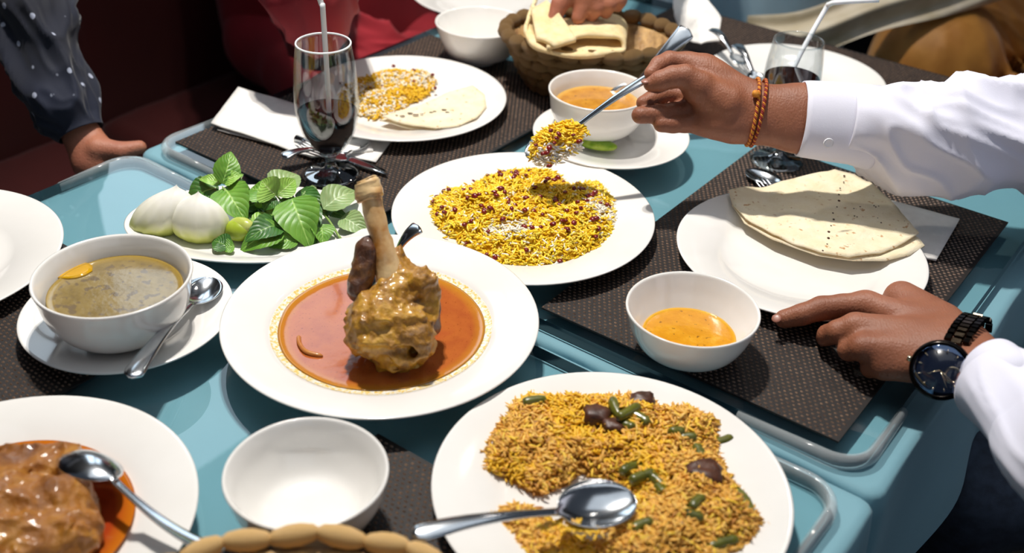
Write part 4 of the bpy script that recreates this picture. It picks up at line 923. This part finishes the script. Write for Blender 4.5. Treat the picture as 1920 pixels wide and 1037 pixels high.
# ================================================================== PEOPLE
# ---- right-hand diner: white shirt, both hands
pr_ = thing('person', 'person in white shirt and jeans, one hand lifting a spoon, other on the plate', 'person', (.95, .85, 0))
DA = 1.237; ka = DA/FPX
def HA(x, y, dz=0): return PD(x, y, DA+dz)
def handA(P):
    P = P.astype(float); sq = (CF, .62); r = lambda a: a*ka
    d = cap(P, HA(1640, 232, .0), HA(1500, 222), r(66), r(63), sq)
    d = smin(d, cap(P, HA(1500, 222), HA(1405, 212), r(63), r(55), sq), .01)
    d = smin(d, cap(P, HA(1405, 212), HA(1350, 205), r(55), r(50), sq), .01)
    d = smin(d, cap(P, HA(1385, 180, .006), HA(1320, 140, .010), r(38), r(40), (CF, .7)), .012)
    d = smin(d, cap(P, HA(1330, 150, .010), HA(1288, 120, .012), r(34), r(22), (CF, .8)), .010)
    d = smin(d, cap(P, HA(1360, 195, -.006), HA(1308, 166, -.012), r(40), r(29)), .010)      # ball of the thumb
    d = smin(d, cap(P, HA(1370, 238, -.002), HA(1318, 232, .0), r(30), r(24)), .010)         # heel of the palm
    d = smin(d, cap(P, HA(1340, 190, .012), HA(1300, 190, .012), r(38), r(28), (CF, .7)), .010)
    palm = d
    def fin(js):
        e = None
        for a, b in zip(js[:-1], js[1:]):
            c = cap(P, HA(*a[:3]), HA(*b[:3]), r(a[3]), r(b[3])); e = c if e is None else smin(e, c, .003)
        return e
    th = fin([(1310, 160, -.016, 28), (1284, 143, -.020, 22), (1262, 144, -.022, 20.5), (1238, 152, -.020, 19), (1220, 158, -.018, 14)])
    ix = fin([(1290, 120, .012, 21), (1255, 113, .010, 17.5), (1236, 122, .004, 17), (1221, 138, -.001, 14)])
    md = fin([(1300, 180, .016, 19), (1250, 178, .016, 17), (1222, 186, .008, 16), (1206, 193, .002, 14)])
    rg = fin([(1305, 205, .010, 19), (1262, 210, .002, 18), (1235, 214, -.006, 17.5), (1200, 216, -.010, 16.5)])
    pk = fin([(1318, 228, .006, 19), (1285, 232, .0, 17), (1262, 233, -.006, 16.5), (1240, 233, -.009, 15.5)])
    for e, k in ((ix, .006), (md, .004), (rg, .005), (pk, .006), (th, .006)): palm = np.minimum(palm, smin(d, e, k))
    # creases
    cr = lambda a, b: -.0016*np.exp(-(cap(P, HA(*a), HA(*b), 0, 0)/.0016)**2)
    for a, b in (((1243, 196, -.020), (1240, 232, -.020)), ((1268, 216, -.018), (1266, 250, -.018)), ((1285, 120, -.045), (1278, 160, -.040)), ((1360, 180, -.03), (1352, 260, -.03)), ((1330, 215, -.03), (1300, 190, -.03))):
        palm = palm-cr(a, b)
    return palm
lo = np.min([HA(1170, 60, -.05), HA(1740, 320, .05), HA(1170, 320, -.05), HA(1650, 60, .05), HA(1170, 320, .05), HA(1650, 60, -.05)], 0); hi = np.max([HA(1170, 60, -.05), HA(1740, 330, .06), HA(1170, 60, .05), HA(1740, 60, .06), HA(1170, 320, .05), HA(1740, 60, -.06)], 0)
va, fa = nets(handA, lo, hi, .0017)
def handB(P):
    P = P.astype(float); k = 4.97e-4; r = lambda a: a*k; CQ = nrm(np.array([0, -.35, 1]))
    sq = (CQ, .7)
    d = cap(P, W(1930, 800, .06), W(1856, 708, .050), r(68), r(61), sq)
    d = smin(d, cap(P, W(1856, 708, .050), W(1800, 650, .045), r(61), r(62), (CQ, .66)), .012)
    for a, b, ra, rb in (((1622, 572, .040), (1775, 625, .042), 27, 42), ((1604, 612, .044), (1770, 645, .045), 27, 46), ((1620, 652, .040), (1770, 665, .044), 26, 44), ((1658, 688, .030), (1765, 688, .040), 24, 36), ((1690, 560, .034), (1765, 605, .042), 36, 40)):
        d = smin(d, cap(P, W(*a), W(*b), r(ra), r(rb)), .012)
    palm = d
    def fin(js):
        e = None
        for a, b in zip(js[:-1], js[1:]):
            c = cap(P, W(*a[:3]), W(*b[:3]), r(a[3]), r(b[3])); e = c if e is None else smin(e, c, .003)
        return e
    ix = fin([(1625, 572, .040, 27), (1580, 574, .037, 24), (1540, 578, .033, 24), (1503, 590, .027, 21.5), (1470, 598, .020, 19)])
    md = fin([(1604, 615, .042, 25), (1572, 622, .036, 23), (1552, 628, .025, 20), (1546, 634, .014, 17)])
    rg = fin([(1620, 652, .038, 24), (1592, 656, .028, 21), (1590, 660, .015, 17)])
    pk = fin([(1658, 688, .028, 22), (1632, 690, .020, 18), (1632, 694, .012, 15)])
    th = fin([(1700, 565, .026, 30), (1650, 585, .018, 22), (1600, 600, .013, 18)])
    for e, kk in ((ix, .007), (md, .006), (rg, .006), (pk, .006), (th, .006)): palm = np.minimum(palm, smin(d, e, kk))
    cr = lambda a, b, w=.0016: .0013*np.exp(-(cap(P, W(*a), W(*b), 0, 0)/w)**2)
    for dx in (-5, 0, 6): palm = palm+cr((1523+dx, 566, .045), (1526+dx, 588, .044))
    return palm
pts = [W(x, y, h) for x in (1430, 1960) for y in (500, 860) for h in (.0, .12)]; lo = np.array([.225, .60, T+.003]); hi = np.array([.50, .965, T+.115])
vb, fb_ = nets(handB, lo, hi, .0018)
sA, sB, eA, eB = np.array([.96, .97, T+.34]), np.array([.96, .64, T+.34]), PD(2060, 262, 1.20), np.array([.62, .56, T+.12])
arm = tube(smoothprof([HA(1620, 231), HA(1800, 254, -.005), eA, sA, .5*(sA+sB)+np.array([.03, 0, .0]), sB, eB, W(1915, 790, .06)], 6), np.interp(np.linspace(0, 7, 43), range(8), [.036, .036, .036, .042, .06, .04, .034, .030]), 24)
core = cap and tube([(1.0, .81, T+.36), (1.0, .81, T+.1), (1.0, .81, T-.18)], [.085, .10, .10], 24)
v, f = join((va, fa.tolist()), (vb, fb_.tolist()), arm, core); bo = mesh('body', v, f, M['skin'])
rm = bo.modifiers.new('weld', 'REMESH'); rm.mode = 'VOXEL'; rm.voxel_size = .0019; rm.use_smooth_shade = True
bpy.context.view_layer.update(); me = bpy.data.meshes.new_from_object(bo.evaluated_get(bpy.context.evaluated_depsgraph_get())); bo.modifiers.clear(); bo.data = me; attach(bo, pr_)
def nail(p, d, up, s, parent):
    v, f = ico(2); mesh('fingernail', *xf((v*np.array(s), f), frame(p, d, up)), M['nail'], parent)
nail(W(1456, 597, .026), W(1470, 598, .02)-W(1500, 590, .026), (-.6, -.4, .7), (.0050, .0050, .0010), pr_)
nail(HA(1211, 152, -.0225), HA(1206, 156)-HA(1240, 150), tuple(C_+.9*CU-.5*CR), (.0055, .0045, .0014), pr_)
# sleeves as wrinkled tubes
def sleeve(pts, rad, seg=96, per=10, amp=.006, flat=None, s=0, sc=(22, 22, 22), closeness=None):
    P = smoothprof(pts, per); n = len(P); R = np.interp(np.arange(n)/per, range(len(rad)), rad); v, f = tube(P, R, seg, up=tuple(CU), caps=False)
    c = np.repeat(P, seg, 0); d = v-c; L = np.linalg.norm(d, axis=1); t = np.repeat(np.arange(n)/n, seg); q = v.copy()
    ax = nrm(P[-1]-P[0]); al = v@ax; th = np.tile(np.arange(seg)*2*PI/seg, n)
    w = np.stack([al*9, np.cos(th)*.9+al*6, np.sin(th)*.9-al*3], -1); r1 = 1-np.abs(noise(w, 1.25, s))*1.25; r2 = 1-np.abs(noise(w, 2.6, s+5)); fade = np.minimum(1, t*6)
    dis = amp*(r1**2*1.7-.9)*fade+amp*.3*(r2**3*1.6-.7)*fade
    v = c+d*((L+dis)/L)[:, None]; return v, f
def shell(vf, th, seg):          # give an open tube a thickness (inner wall)
    v, f = vf; n = len(v)//seg; c = v.reshape(n, seg, 3).mean(1); d = v-np.repeat(c, seg, 0); L = np.linalg.norm(d, axis=1)[:, None]
    i = v-d/L*th; N = len(v); g = f+[[a+N for a in q[::-1]] for q in f]
    for k in (0, n-1):
        for j in range(seg):
            a, b = k*seg+j, k*seg+(j+1) % seg; g.append([a, N+a, N+b, b] if k == 0 else [b, N+b, N+a, a])
    return np.concatenate([v, i]), g
# upper arm sleeve and cuff
sh_r = np.array([.93, 1.02, T+.36]); el_r = PD(2060, 262, 1.20)
slp = [HA(1585, 232), HA(1640, 240), HA(1700, 258), HA(1800, 254, -.005), HA(1920, 257, -.015), el_r, .5*el_r+.5*sh_r+np.array([.05, .02, -.02]), sh_r]
mesh('shirt_sleeve', *shell(sleeve(slp, [66*ka, 84*ka, 98*ka, 106*ka, 108*ka, .066, .075, .08], amp=.011, s=5, per=14), .0012, 96), M['shirt'], pr_)
def cuff(P, rad, tilt, seg=80, sq=.75):
    v, f = tube(np.array(P), np.array([[r, r*sq] for r in rad]), seg, flat=1, up=tuple(CU), caps=False); v += .0006*fbm(v, 40, 2)[:, None]; return shell((v, f), .0022, seg)
cp_ = [HA(1500, 222), HA(1510, 223), HA(1550, 227), HA(1600, 233), HA(1636, 239), HA(1640, 239.5)]
mesh('shirt_cuff', *cuff(cp_, np.array([71, 72.5, 74.5, 77, 80, 78])*ka, 0), M['shirt'], pr_)
bp = HA(1553, 268, -.040); mesh('button', *xf(lathe([(.001, 0), (.0052, 0), (.0056, .001), (.0052, .0022), (.0035, .0017), (.001, .0016)], 24), frame(bp, CR, tuple(C_-.45*CU))), M['button'], pr_)

# lower sleeve and cuff
sh_l = np.array([.92, .60, T+.36]); 
slp = [W(1868, 720, .053), W(1905, 757, .057), W(1960, 812, .062), W(2080, 905, .075), np.array([.62, .56, T+.12]), .5*np.array([.62, .56, T+.12])+.5*sh_l+np.array([.04, -.02, 0]), sh_l]
kb = 4.9e-4
mesh('shirt_sleeve', *shell(sleeve(slp, [78*kb, 86*kb, 92*kb, 98*kb, .056, .072, .08], amp=.006, s=11, per=14), .0012, 96), M['shirt'], pr_)
cpb = [W(1853, 705, .051), W(1857, 709, .0515), W(1880, 733, .055), W(1915, 766, .058)]
mesh('shirt_cuff', *cuff(cpb, np.array([76, 78, 82, 84])*kb, 0, sq=.8), M['shirt'], pr_)
def torso(cx, cy, zb, zt, rx, ry, sh, rot=0, neck=True):
    def fn(P):
        P = P.astype(float); p = P-np.array([cx, cy, 0]); c, s = math.cos(rot), math.sin(rot); x = p[..., 0]*c+p[..., 1]*s; y = -p[..., 0]*s+p[..., 1]*c
        z = P[..., 2]; t = np.clip((z-zb)/(zt-zb), 0, 1); a = rx*(.92+.12*np.sin(t*PI)); b = ry*(.82+.22*t)
        q = np.sqrt((x/a)**2+(y/b)**2)-1; d = q*np.minimum(rx, ry); d = np.maximum(d, np.maximum(zb-z, z-zt)+.03)
        d = smin(d, cap(P, sh[0], sh[1], .075, .075), .05)
        return d+.010*(1-np.abs(fbm(P, 9, 2, 3)))-.006
    return nets(fn, (cx-.36, cy-.36, zb-.06), (cx+.36, cy+.36, zt+.16), .014)
mesh('shirt_torso', *torso(.99, .81, T-.24, T+.40, .125, .19, (sh_r+np.array([.03, -.03, 0]), sh_l+np.array([.05, .03, 0]))), M['shirt'], pr_)
def legs(h1, k1, h2, k2, r0=.088, r1=.066):
    def fn(P):
        P = P.astype(float); d = cap(P, h1, k1, r0, r1); d = np.minimum(d, cap(P, h2, k2, r0, r1)); d = smin(d, cap(P, h1, h2, .1, .1), .03)
        f1, f2 = k1+np.array([-.02, 0, -.40]), k2+np.array([-.02, 0, -.40]); f1[2] = f2[2] = .07
        d = smin(d, cap(P, k1, f1, r1, .045), .02); d = smin(d, cap(P, k2, f2, r1, .045), .02); return d+.004*np.abs(fbm(P, 16, 2, 8))
    a = np.array([h1, k1, h2, k2]); lo, hi = a.min(0)-.13, a.max(0)+.13; lo[2] = .0; return nets(fn, lo, hi, .013)
mesh('jeans', *legs(np.array([.98, .93, T-.25]), np.array([.56, .99, T-.27]), np.array([.98, .72, T-.25]), np.array([.52, .72, T-.27])), M['jeans'], pr_)
# ---- bracelet
bl_ = thing('thread_bracelet', 'braided orange and red thread bracelet on the upper wrist', 'bracelet', HA(1415, 210))
bcn = HA(1416, 211, .0); bA = nrm(HA(1426, 152)-HA(1405, 268)); bN = nrm(np.cross(bA, CF)); bB = nrm(np.cross(bN, bA)); M['th1'] = mat('orange thread', 'd07a1c', 'e09a30', 300, .7, bump=.5, bscale=1500); M['th2'] = mat('dark red thread', '7a1c14', '9c2a1a', 300, .7, bump=.5, bscale=1500)
for ring, off in enumerate((-.0032, .0032)):
    for k in range(3):
        pts = []
        for i in range(260):
            th = 2*PI*i/260; e1, e2 = .0372, .0246; w = 36*th+k*2*PI/3; rr = .0011
            p = bcn+bA*(e1+rr*math.cos(w))*math.cos(th)+bB*(e2+rr*math.cos(w))*math.sin(th)+bN*(off*(1+.3*math.cos(th))+rr*math.sin(w)); pts.append(p)
        mesh('thread', *tube(pts+[pts[0]], .00105, 6, caps=False), M['th1'] if k == 0 or (k == 1 and ring) else M['th2'], bl_)
kv, kf = ico(2); kp = HA(1417, 176, -.0245); mesh('knot', kv*np.array([.0045, .004, .0045])*(1+.2*noise(kv, 2.5))[:, None]+kp, kf, M['th1'], bl_)
# ---- watch
wt = thing('wrist_watch', 'black steel wrist watch with dark dial on the lower hand', 'watch', W(1765, 692, .07))
wc = W(1806, 660, .046); dW = depth(wc); kw = dW/FPX
Ax = nrm(np.array([.22, -.16, .05])); Nw = np.array([0, -.1, 1.0]); Nw = nrm(Nw-Ax*(Nw@Ax)); Bx = nrm(np.cross(Nw, Ax)); Bx = Bx if Bx[1] > 0 else -Bx
_rr = np.linspace(.018, .075, 115); _th = np.linspace(0, 2*PI, 72, endpoint=False); _rad = []
for q in _th:
    d = Bx*math.cos(q)+Nw*math.sin(q); best = 0
    for ao in (-.011, 0, .011):
        fv = handB(wc+Ax*ao+_rr[:, None]*d); ins_ = np.where(fv < 0)[0]; best = max(best, _rr[ins_[-1]] if len(ins_) else .02)
    _rad.append(best)
_rad = np.array(_rad)
for _ in range(4): _rad = np.maximum(_rad, .25*np.roll(_rad, 1)+.5*_rad+.25*np.roll(_rad, -1))
def ringp(th, ex=0):
    r = np.interp(th % (2*PI), np.append(_th, 2*PI), np.append(_rad, _rad[0]))+ex; return wc+Bx*r*math.cos(th)+Nw*r*math.sin(th)
cth = 2.55; wn = nrm(.8*nrm(EYE-wc)+.35*nrm(ringp(cth)-wc)); wcc = PD(1764, 694, depth(ringp(cth, .004))); _t = nrm(ringp(cth-.12)-ringp(cth+.12))
Wf = frame(wcc, _t-wn*(_t@wn), tuple(wn)); rw = 50*kw
mesh('case', *xf(lathe([(.001, -.006), (rw*.9, -.006), (rw*1.06, -.003), (rw*1.1, .001), (rw*1.07, .004), (rw*.98, .0062), (rw*.93, .0058), (rw*.92, .0035), (.001, .0035)], 64), Wf), M['darksteel'], wt)
dm = NT('dark blue black dial'); dm.col('0c1020'); dm.set(Roughness=.25, Coat_Weight=1.0, Coat_Roughness=.02); dial = mesh('dial', *xf(lathe([(.001, .0036), (rw*.91, .0036), (rw*.91, .0042), (.001, .0042)], 64), Wf), dm.m, wt)
for k in range(12):
    a = k*PI/6; mesh('hour_marker', *xf(xf(box((rw*.74, 0, .0046), (rw*.15, rw*.045, .0008)), Matrix.Rotation(a, 4, 'Z')), Wf), M['goldsteel'], dial)
for a, L, wd_ in ((2.2, .50, .05), (-2.45, .72, .04), (-2.0, .75, .02)): mesh('watch_hand', *xf(xf(box((rw*L/2, 0, .0052), (rw*L, rw*wd_, .0005)), Matrix.Rotation(a, 4, 'Z')), Wf), M['goldsteel'], dial)
rg_ = lathe([(rw*.26+.0012*math.cos(a), .0046+.0004*math.sin(a)) for a in np.linspace(0, 2*PI, 7)], 28, (-rw*.02, -rw*.45, 0), close=False); mesh('balance_wheel', *xf(rg_, Wf), M['goldsteel'], dial)
cx_ = NT('watch crystal'); cx_.n.remove(cx_.b); tr = cx_.new('ShaderNodeBsdfTransparent'); g_ = cx_.new('ShaderNodeBsdfGlossy'); g_.inputs['Roughness'].default_value = .02; g_.inputs[0].default_value = (.45, .62, 1, 1); mx = cx_.new('ShaderNodeMixShader'); mx.inputs[0].default_value = .22
cx_.link(tr.outputs[0], mx.inputs[1]); cx_.link(g_.outputs[0], mx.inputs[2]); cx_.link(mx.outputs[0], cx_.out.inputs[0])
mesh('crystal', *xf(lathe([(rw*.925, .0058), (rw*.9, .0068), (rw*.6, .0076), (.001, .0080)], 64, close=False), Wf), cx_.m, wt)
mesh('crown', *xf(tube([(0, rw*1.05, 0), (0, rw*1.22, 0)], .0028, 12), Wf), M['goldsteel'], wt)
lk = None; nrow = 26; steps = np.linspace(.0, 2*PI, nrow, endpoint=False)
for a in steps:
    if cth-.36 < a < cth+.36: continue
    p0, p1 = ringp(a-.11, .0015), ringp(a+.11, .0015); d = p1-p0; L = np.linalg.norm(d); n_ = nrm(np.cross(Ax, d)); n_ = n_ if n_@((p0+p1)/2-wc) > 0 else -n_
    for j, (off, wd_) in enumerate(((-.0082, .0062), (0, .0092), (.0082, .0062))):
        sft = d*(.5 if j == 1 else 0); A = frame((p0+p1)/2+Ax*off+sft*.9, Ax, tuple(n_)); b = box((0, 0, 0), (wd_, L*.86, .0034))
        v = b[0].copy(); v[4:, :2] *= .86; mesh('link', *xf((v, b[1]), A), M['darksteel'] if j != 1 else M['midsteel'], wt, smooth=False)

# ---- left person in navy shirt
pn = thing('person', 'person in dark navy flecked shirt, hand resting on the left table edge', 'person', (-.85, 1.15, 0))
def HN(x, y, h): return W(x, y, h)
DN = 1.44; kn_ = DN/FPX
def Nn(x, y, dz=0): return PD(x, y, DN+dz)
def handN(P):
    P = P.astype(float); r = lambda a: a*kn_; sq = (CF, .7)
    d = cap(P, Nn(110, 180), Nn(158, 262), r(36), r(34), sq); d = smin(d, cap(P, Nn(158, 262), Nn(178, 298), r(34), r(42), sq), .01)
    palm = smin(d, cap(P, Nn(178, 298), Nn(205, 318, .01), r(42), r(32), sq), .01)
    out = palm
    for js in ([(185, 280, -.01, 24), (225, 284, -.01, 18), (262, 276, 0, 13)], [(200, 312, .0, 22), (232, 318, .01, 17), (250, 322, .03, 14)], [(195, 326, .0, 20), (215, 338, .01, 16), (222, 345, .03, 13)], [(180, 335, .0, 18), (192, 350, .01, 15), (198, 358, .03, 12)]):
        e = None
        for a, b in zip(js[:-1], js[1:]):
            c = cap(P, Nn(*a[:3]), Nn(*b[:3]), r(a[3]), r(b[3])); e = c if e is None else smin(e, c, .003)
        out = np.minimum(out, smin(palm, e, .006))
    return out
c_ = Nn(185, 270); v, f = nets(handN, c_-np.array([.09, .07, .10]), c_+np.array([.085, .09, .10]), .0022); mesh('body', v, f, M['skinpale'], pn)
shn = np.array([-.74, 1.30, T+.40])
mesh('shirt_sleeve', *shell(sleeve([Nn(152, 250), Nn(140, 226), Nn(118, 180), Nn(88, 110), Nn(62, 30, .0), Nn(40, -40, .03), shn], np.array([44, 52, 60, 64, 66, 74, 90])*kn_, amp=.012, s=21, per=12), .0012, 96), M['navy'], pn)
tn = torso(-.90, 1.13, T-.28, T+.42, .13, .19, (shn+np.array([-.06, -.04, 0]), np.array([-.90, .93, T+.36]))); mesh('shirt_torso', *tn, M['navy'], pn)
mesh('trousers', *legs(np.array([-.92, 1.10, T-.20]), np.array([-.58, 1.26, T-.215]), np.array([-.98, .92, T-.20]), np.array([-.68, 1.02, T-.215])), M['grey'], pn)
# ---- person in red on the bench further back
pd_ = thing('person', 'person in crimson top seated on the booth bench behind the left goblet', 'person', (-.48, 2.25, 0))
rs = np.array([-.36, 2.02, T+.32])
mesh('top', *torso(-.40, 2.18, T-.30, T+.42, .22, .16, (np.array([-.58, 2.12, T+.34]), np.array([-.22, 2.2, T+.34])), rot=.0), M['red'], pd_)
mesh('top_sleeve', *shell(sleeve([W(850, 100, -.14), W(780, 110, -.12), W(690, 98, -.09), W(610, 62, -.04), W(578, 0, .08), W(575, -60, .18), np.array([-.55, 2.05, T+.34])], [.034, .042, .05, .058, .062, .068, .075], amp=.014, s=31, per=12), .0012, 96), M['red'], pd_)
def handR(P):
    P = P.astype(float); d = cap(P, W(735, 42, .06), W(770, 60, .045), .024, .026); 
    for k in range(4): d = smin(d, cap(P, W(772, 50+8*k, .05), W(800, 66+7*k, .012), .009, .007), .004)
    return d
c_ = W(770, 60, .04)
mesh('trousers', *legs(np.array([-.50, 2.14, T-.20]), np.array([-.34, 1.86, T-.22]), np.array([-.32, 2.26, T-.20]), np.array([-.12, 2.06, T-.22])), M['red'], pd_)
# ---- person at the back, hand in the basket
pk_ = thing('person', 'person in pale blue at the far table edge, reaching into the bread basket', 'person', (.40, 2.25, 0))
DB = 1.51; kb2 = DB/FPX
def Nb(x, y, dz=0): return PD(x, y, DB+dz)
def handK(P):
    P = P.astype(float); r = lambda a: a*kb2; palm = cap(P, Nb(1110, -60), Nb(1100, -20), r(42), r(40), (CF, .7)); palm = smin(palm, cap(P, Nb(1150, -130, .05), Nb(1110, -60), r(34), r(42), (CF, .8)), .01); out = palm
    for js in ([(1070, -20, 0, 22), (1050, 8, 0, 17), (1036, 42, 0, 12)], [(1095, -5, 0, 19), (1092, 14, .0, 17), (1084, 34, 0, 13)], [(1118, -5, 0, 18), (1118, 14, .0, 16), (1108, 30, .01, 13)], [(1140, -10, 0, 17), (1142, 8, .0, 15), (1136, 24, .01, 12)], [(1160, -20, 0, 15), (1162, 0, .0, 14), (1158, 12, .01, 11)]):
        e = None
        for a, b in zip(js[:-1], js[1:]):
            c = cap(P, Nb(*a[:3]), Nb(*b[:3]), r(a[3]), r(b[3])); e = c if e is None else smin(e, c, .003)
        out = np.minimum(out, smin(palm, e, .005))
    return out
c_ = Nb(1100, -40); v, f = nets(handK, c_-np.array([.09, .10, .11]), c_+np.array([.09, .12, .11]), .0025); mesh('body', v, f, M['skinpale'], pk_)
shk = np.array([.28, 2.16, T+.34])
mesh('shirt_sleeve', *shell(sleeve([Nb(1142, -115, .04), Nb(1165, -160, .07), Nb(1200, -230, .15), .4*Nb(1200, -230, .15)+.6*shk, shk], [.036, .042, .05, .06, .07], amp=.008, s=41, per=10), .0012, 96), M['paleblue'], pk_)
mesh('shirt_torso', *torso(.47, 2.22, T-.30, T+.42, .20, .135, (shk+np.array([.04, .03, 0]), np.array([.64, 2.22, T+.34]))), M['paleblue'], pk_)
mesh('trousers', *legs(np.array([.40, 2.2, T-.28]), np.array([.30, 1.88, T-.32]), np.array([.60, 2.2, T-.28]), np.array([.48, 1.84, T-.32])), M['paleblue'], pk_)
# ---- person in gold
pg = thing('person', 'person in ochre gold draped clothes with beige shawl, top right', 'person', (1.05, 2.4, 0))
def goldf(P):
    P = P.astype(float); h1, h2 = np.array([1.06, 2.50, T-.20]), np.array([.78, 2.02, T-.14]); h3, h4 = np.array([1.30, 2.35, T-.20]), np.array([1.02, 1.86, T-.16])
    d = cap(P, h1, h2, .15, .11); d = smin(d, cap(P, h3, h4, .15, .11), .12); d = smin(d, cap(P, h2, h2+np.array([0, -.05, -.4]), .11, .12), .06); d = smin(d, cap(P, h4, h4+np.array([0, -.05, -.4]), .11, .12), .06)
    ap = PD(1740, -30, 2.2); X = (P-ap)@CR; Y = -((P-ap)@CU); ang = np.arctan2(X, Y+.03); return d+.012*np.abs(np.sin(ang*15+1.2*noise(P, 4, 2)))
mesh('skirt', *nets(goldf, (.55, 1.6, T-.7), (1.58, 2.8, T+.02), .016), M['gold'], pg)
mesh('top', *torso(1.22, 2.58, T-.26, T+.42, .20, .15, (np.array([1.0, 2.5, T+.34]), np.array([1.42, 2.62, T+.34]))), M['gold'], pg)
def drape(path, wd_, k0, m, name, par, amp=.012):
    P = smoothprof(path, 8); n = len(P); nj = 28; V_ = []
    for i in range(n):
        for j in range(nj+1): t = j/nj; V_.append(P[i]+wd_*t+C_*amp*math.sin(t*11+3*math.sin(i*.07+k0))+C_*.02*math.sin(t*PI))
    V_ = np.array(V_); N = len(V_); f = []
    for i in range(n-1):
        for j in range(nj): q = i*(nj+1)+j; f.append([q, q+1, q+nj+2, q+nj+1]); f.append([N+q, N+q+nj+1, N+q+nj+2, N+q+1])
    return mesh(name, np.concatenate([V_, V_-C_*.002]), f, m, par)
drape([PD(1400, 120, 2.02), PD(1500, 112, 2.0), PD(1640, 62, 2.0), PD(1780, 30, 2.02), PD(1900, -10, 2.08), PD(1990, -70, 2.2)], CU*.085, 1.0, M['shawl'], 'shawl', pg)
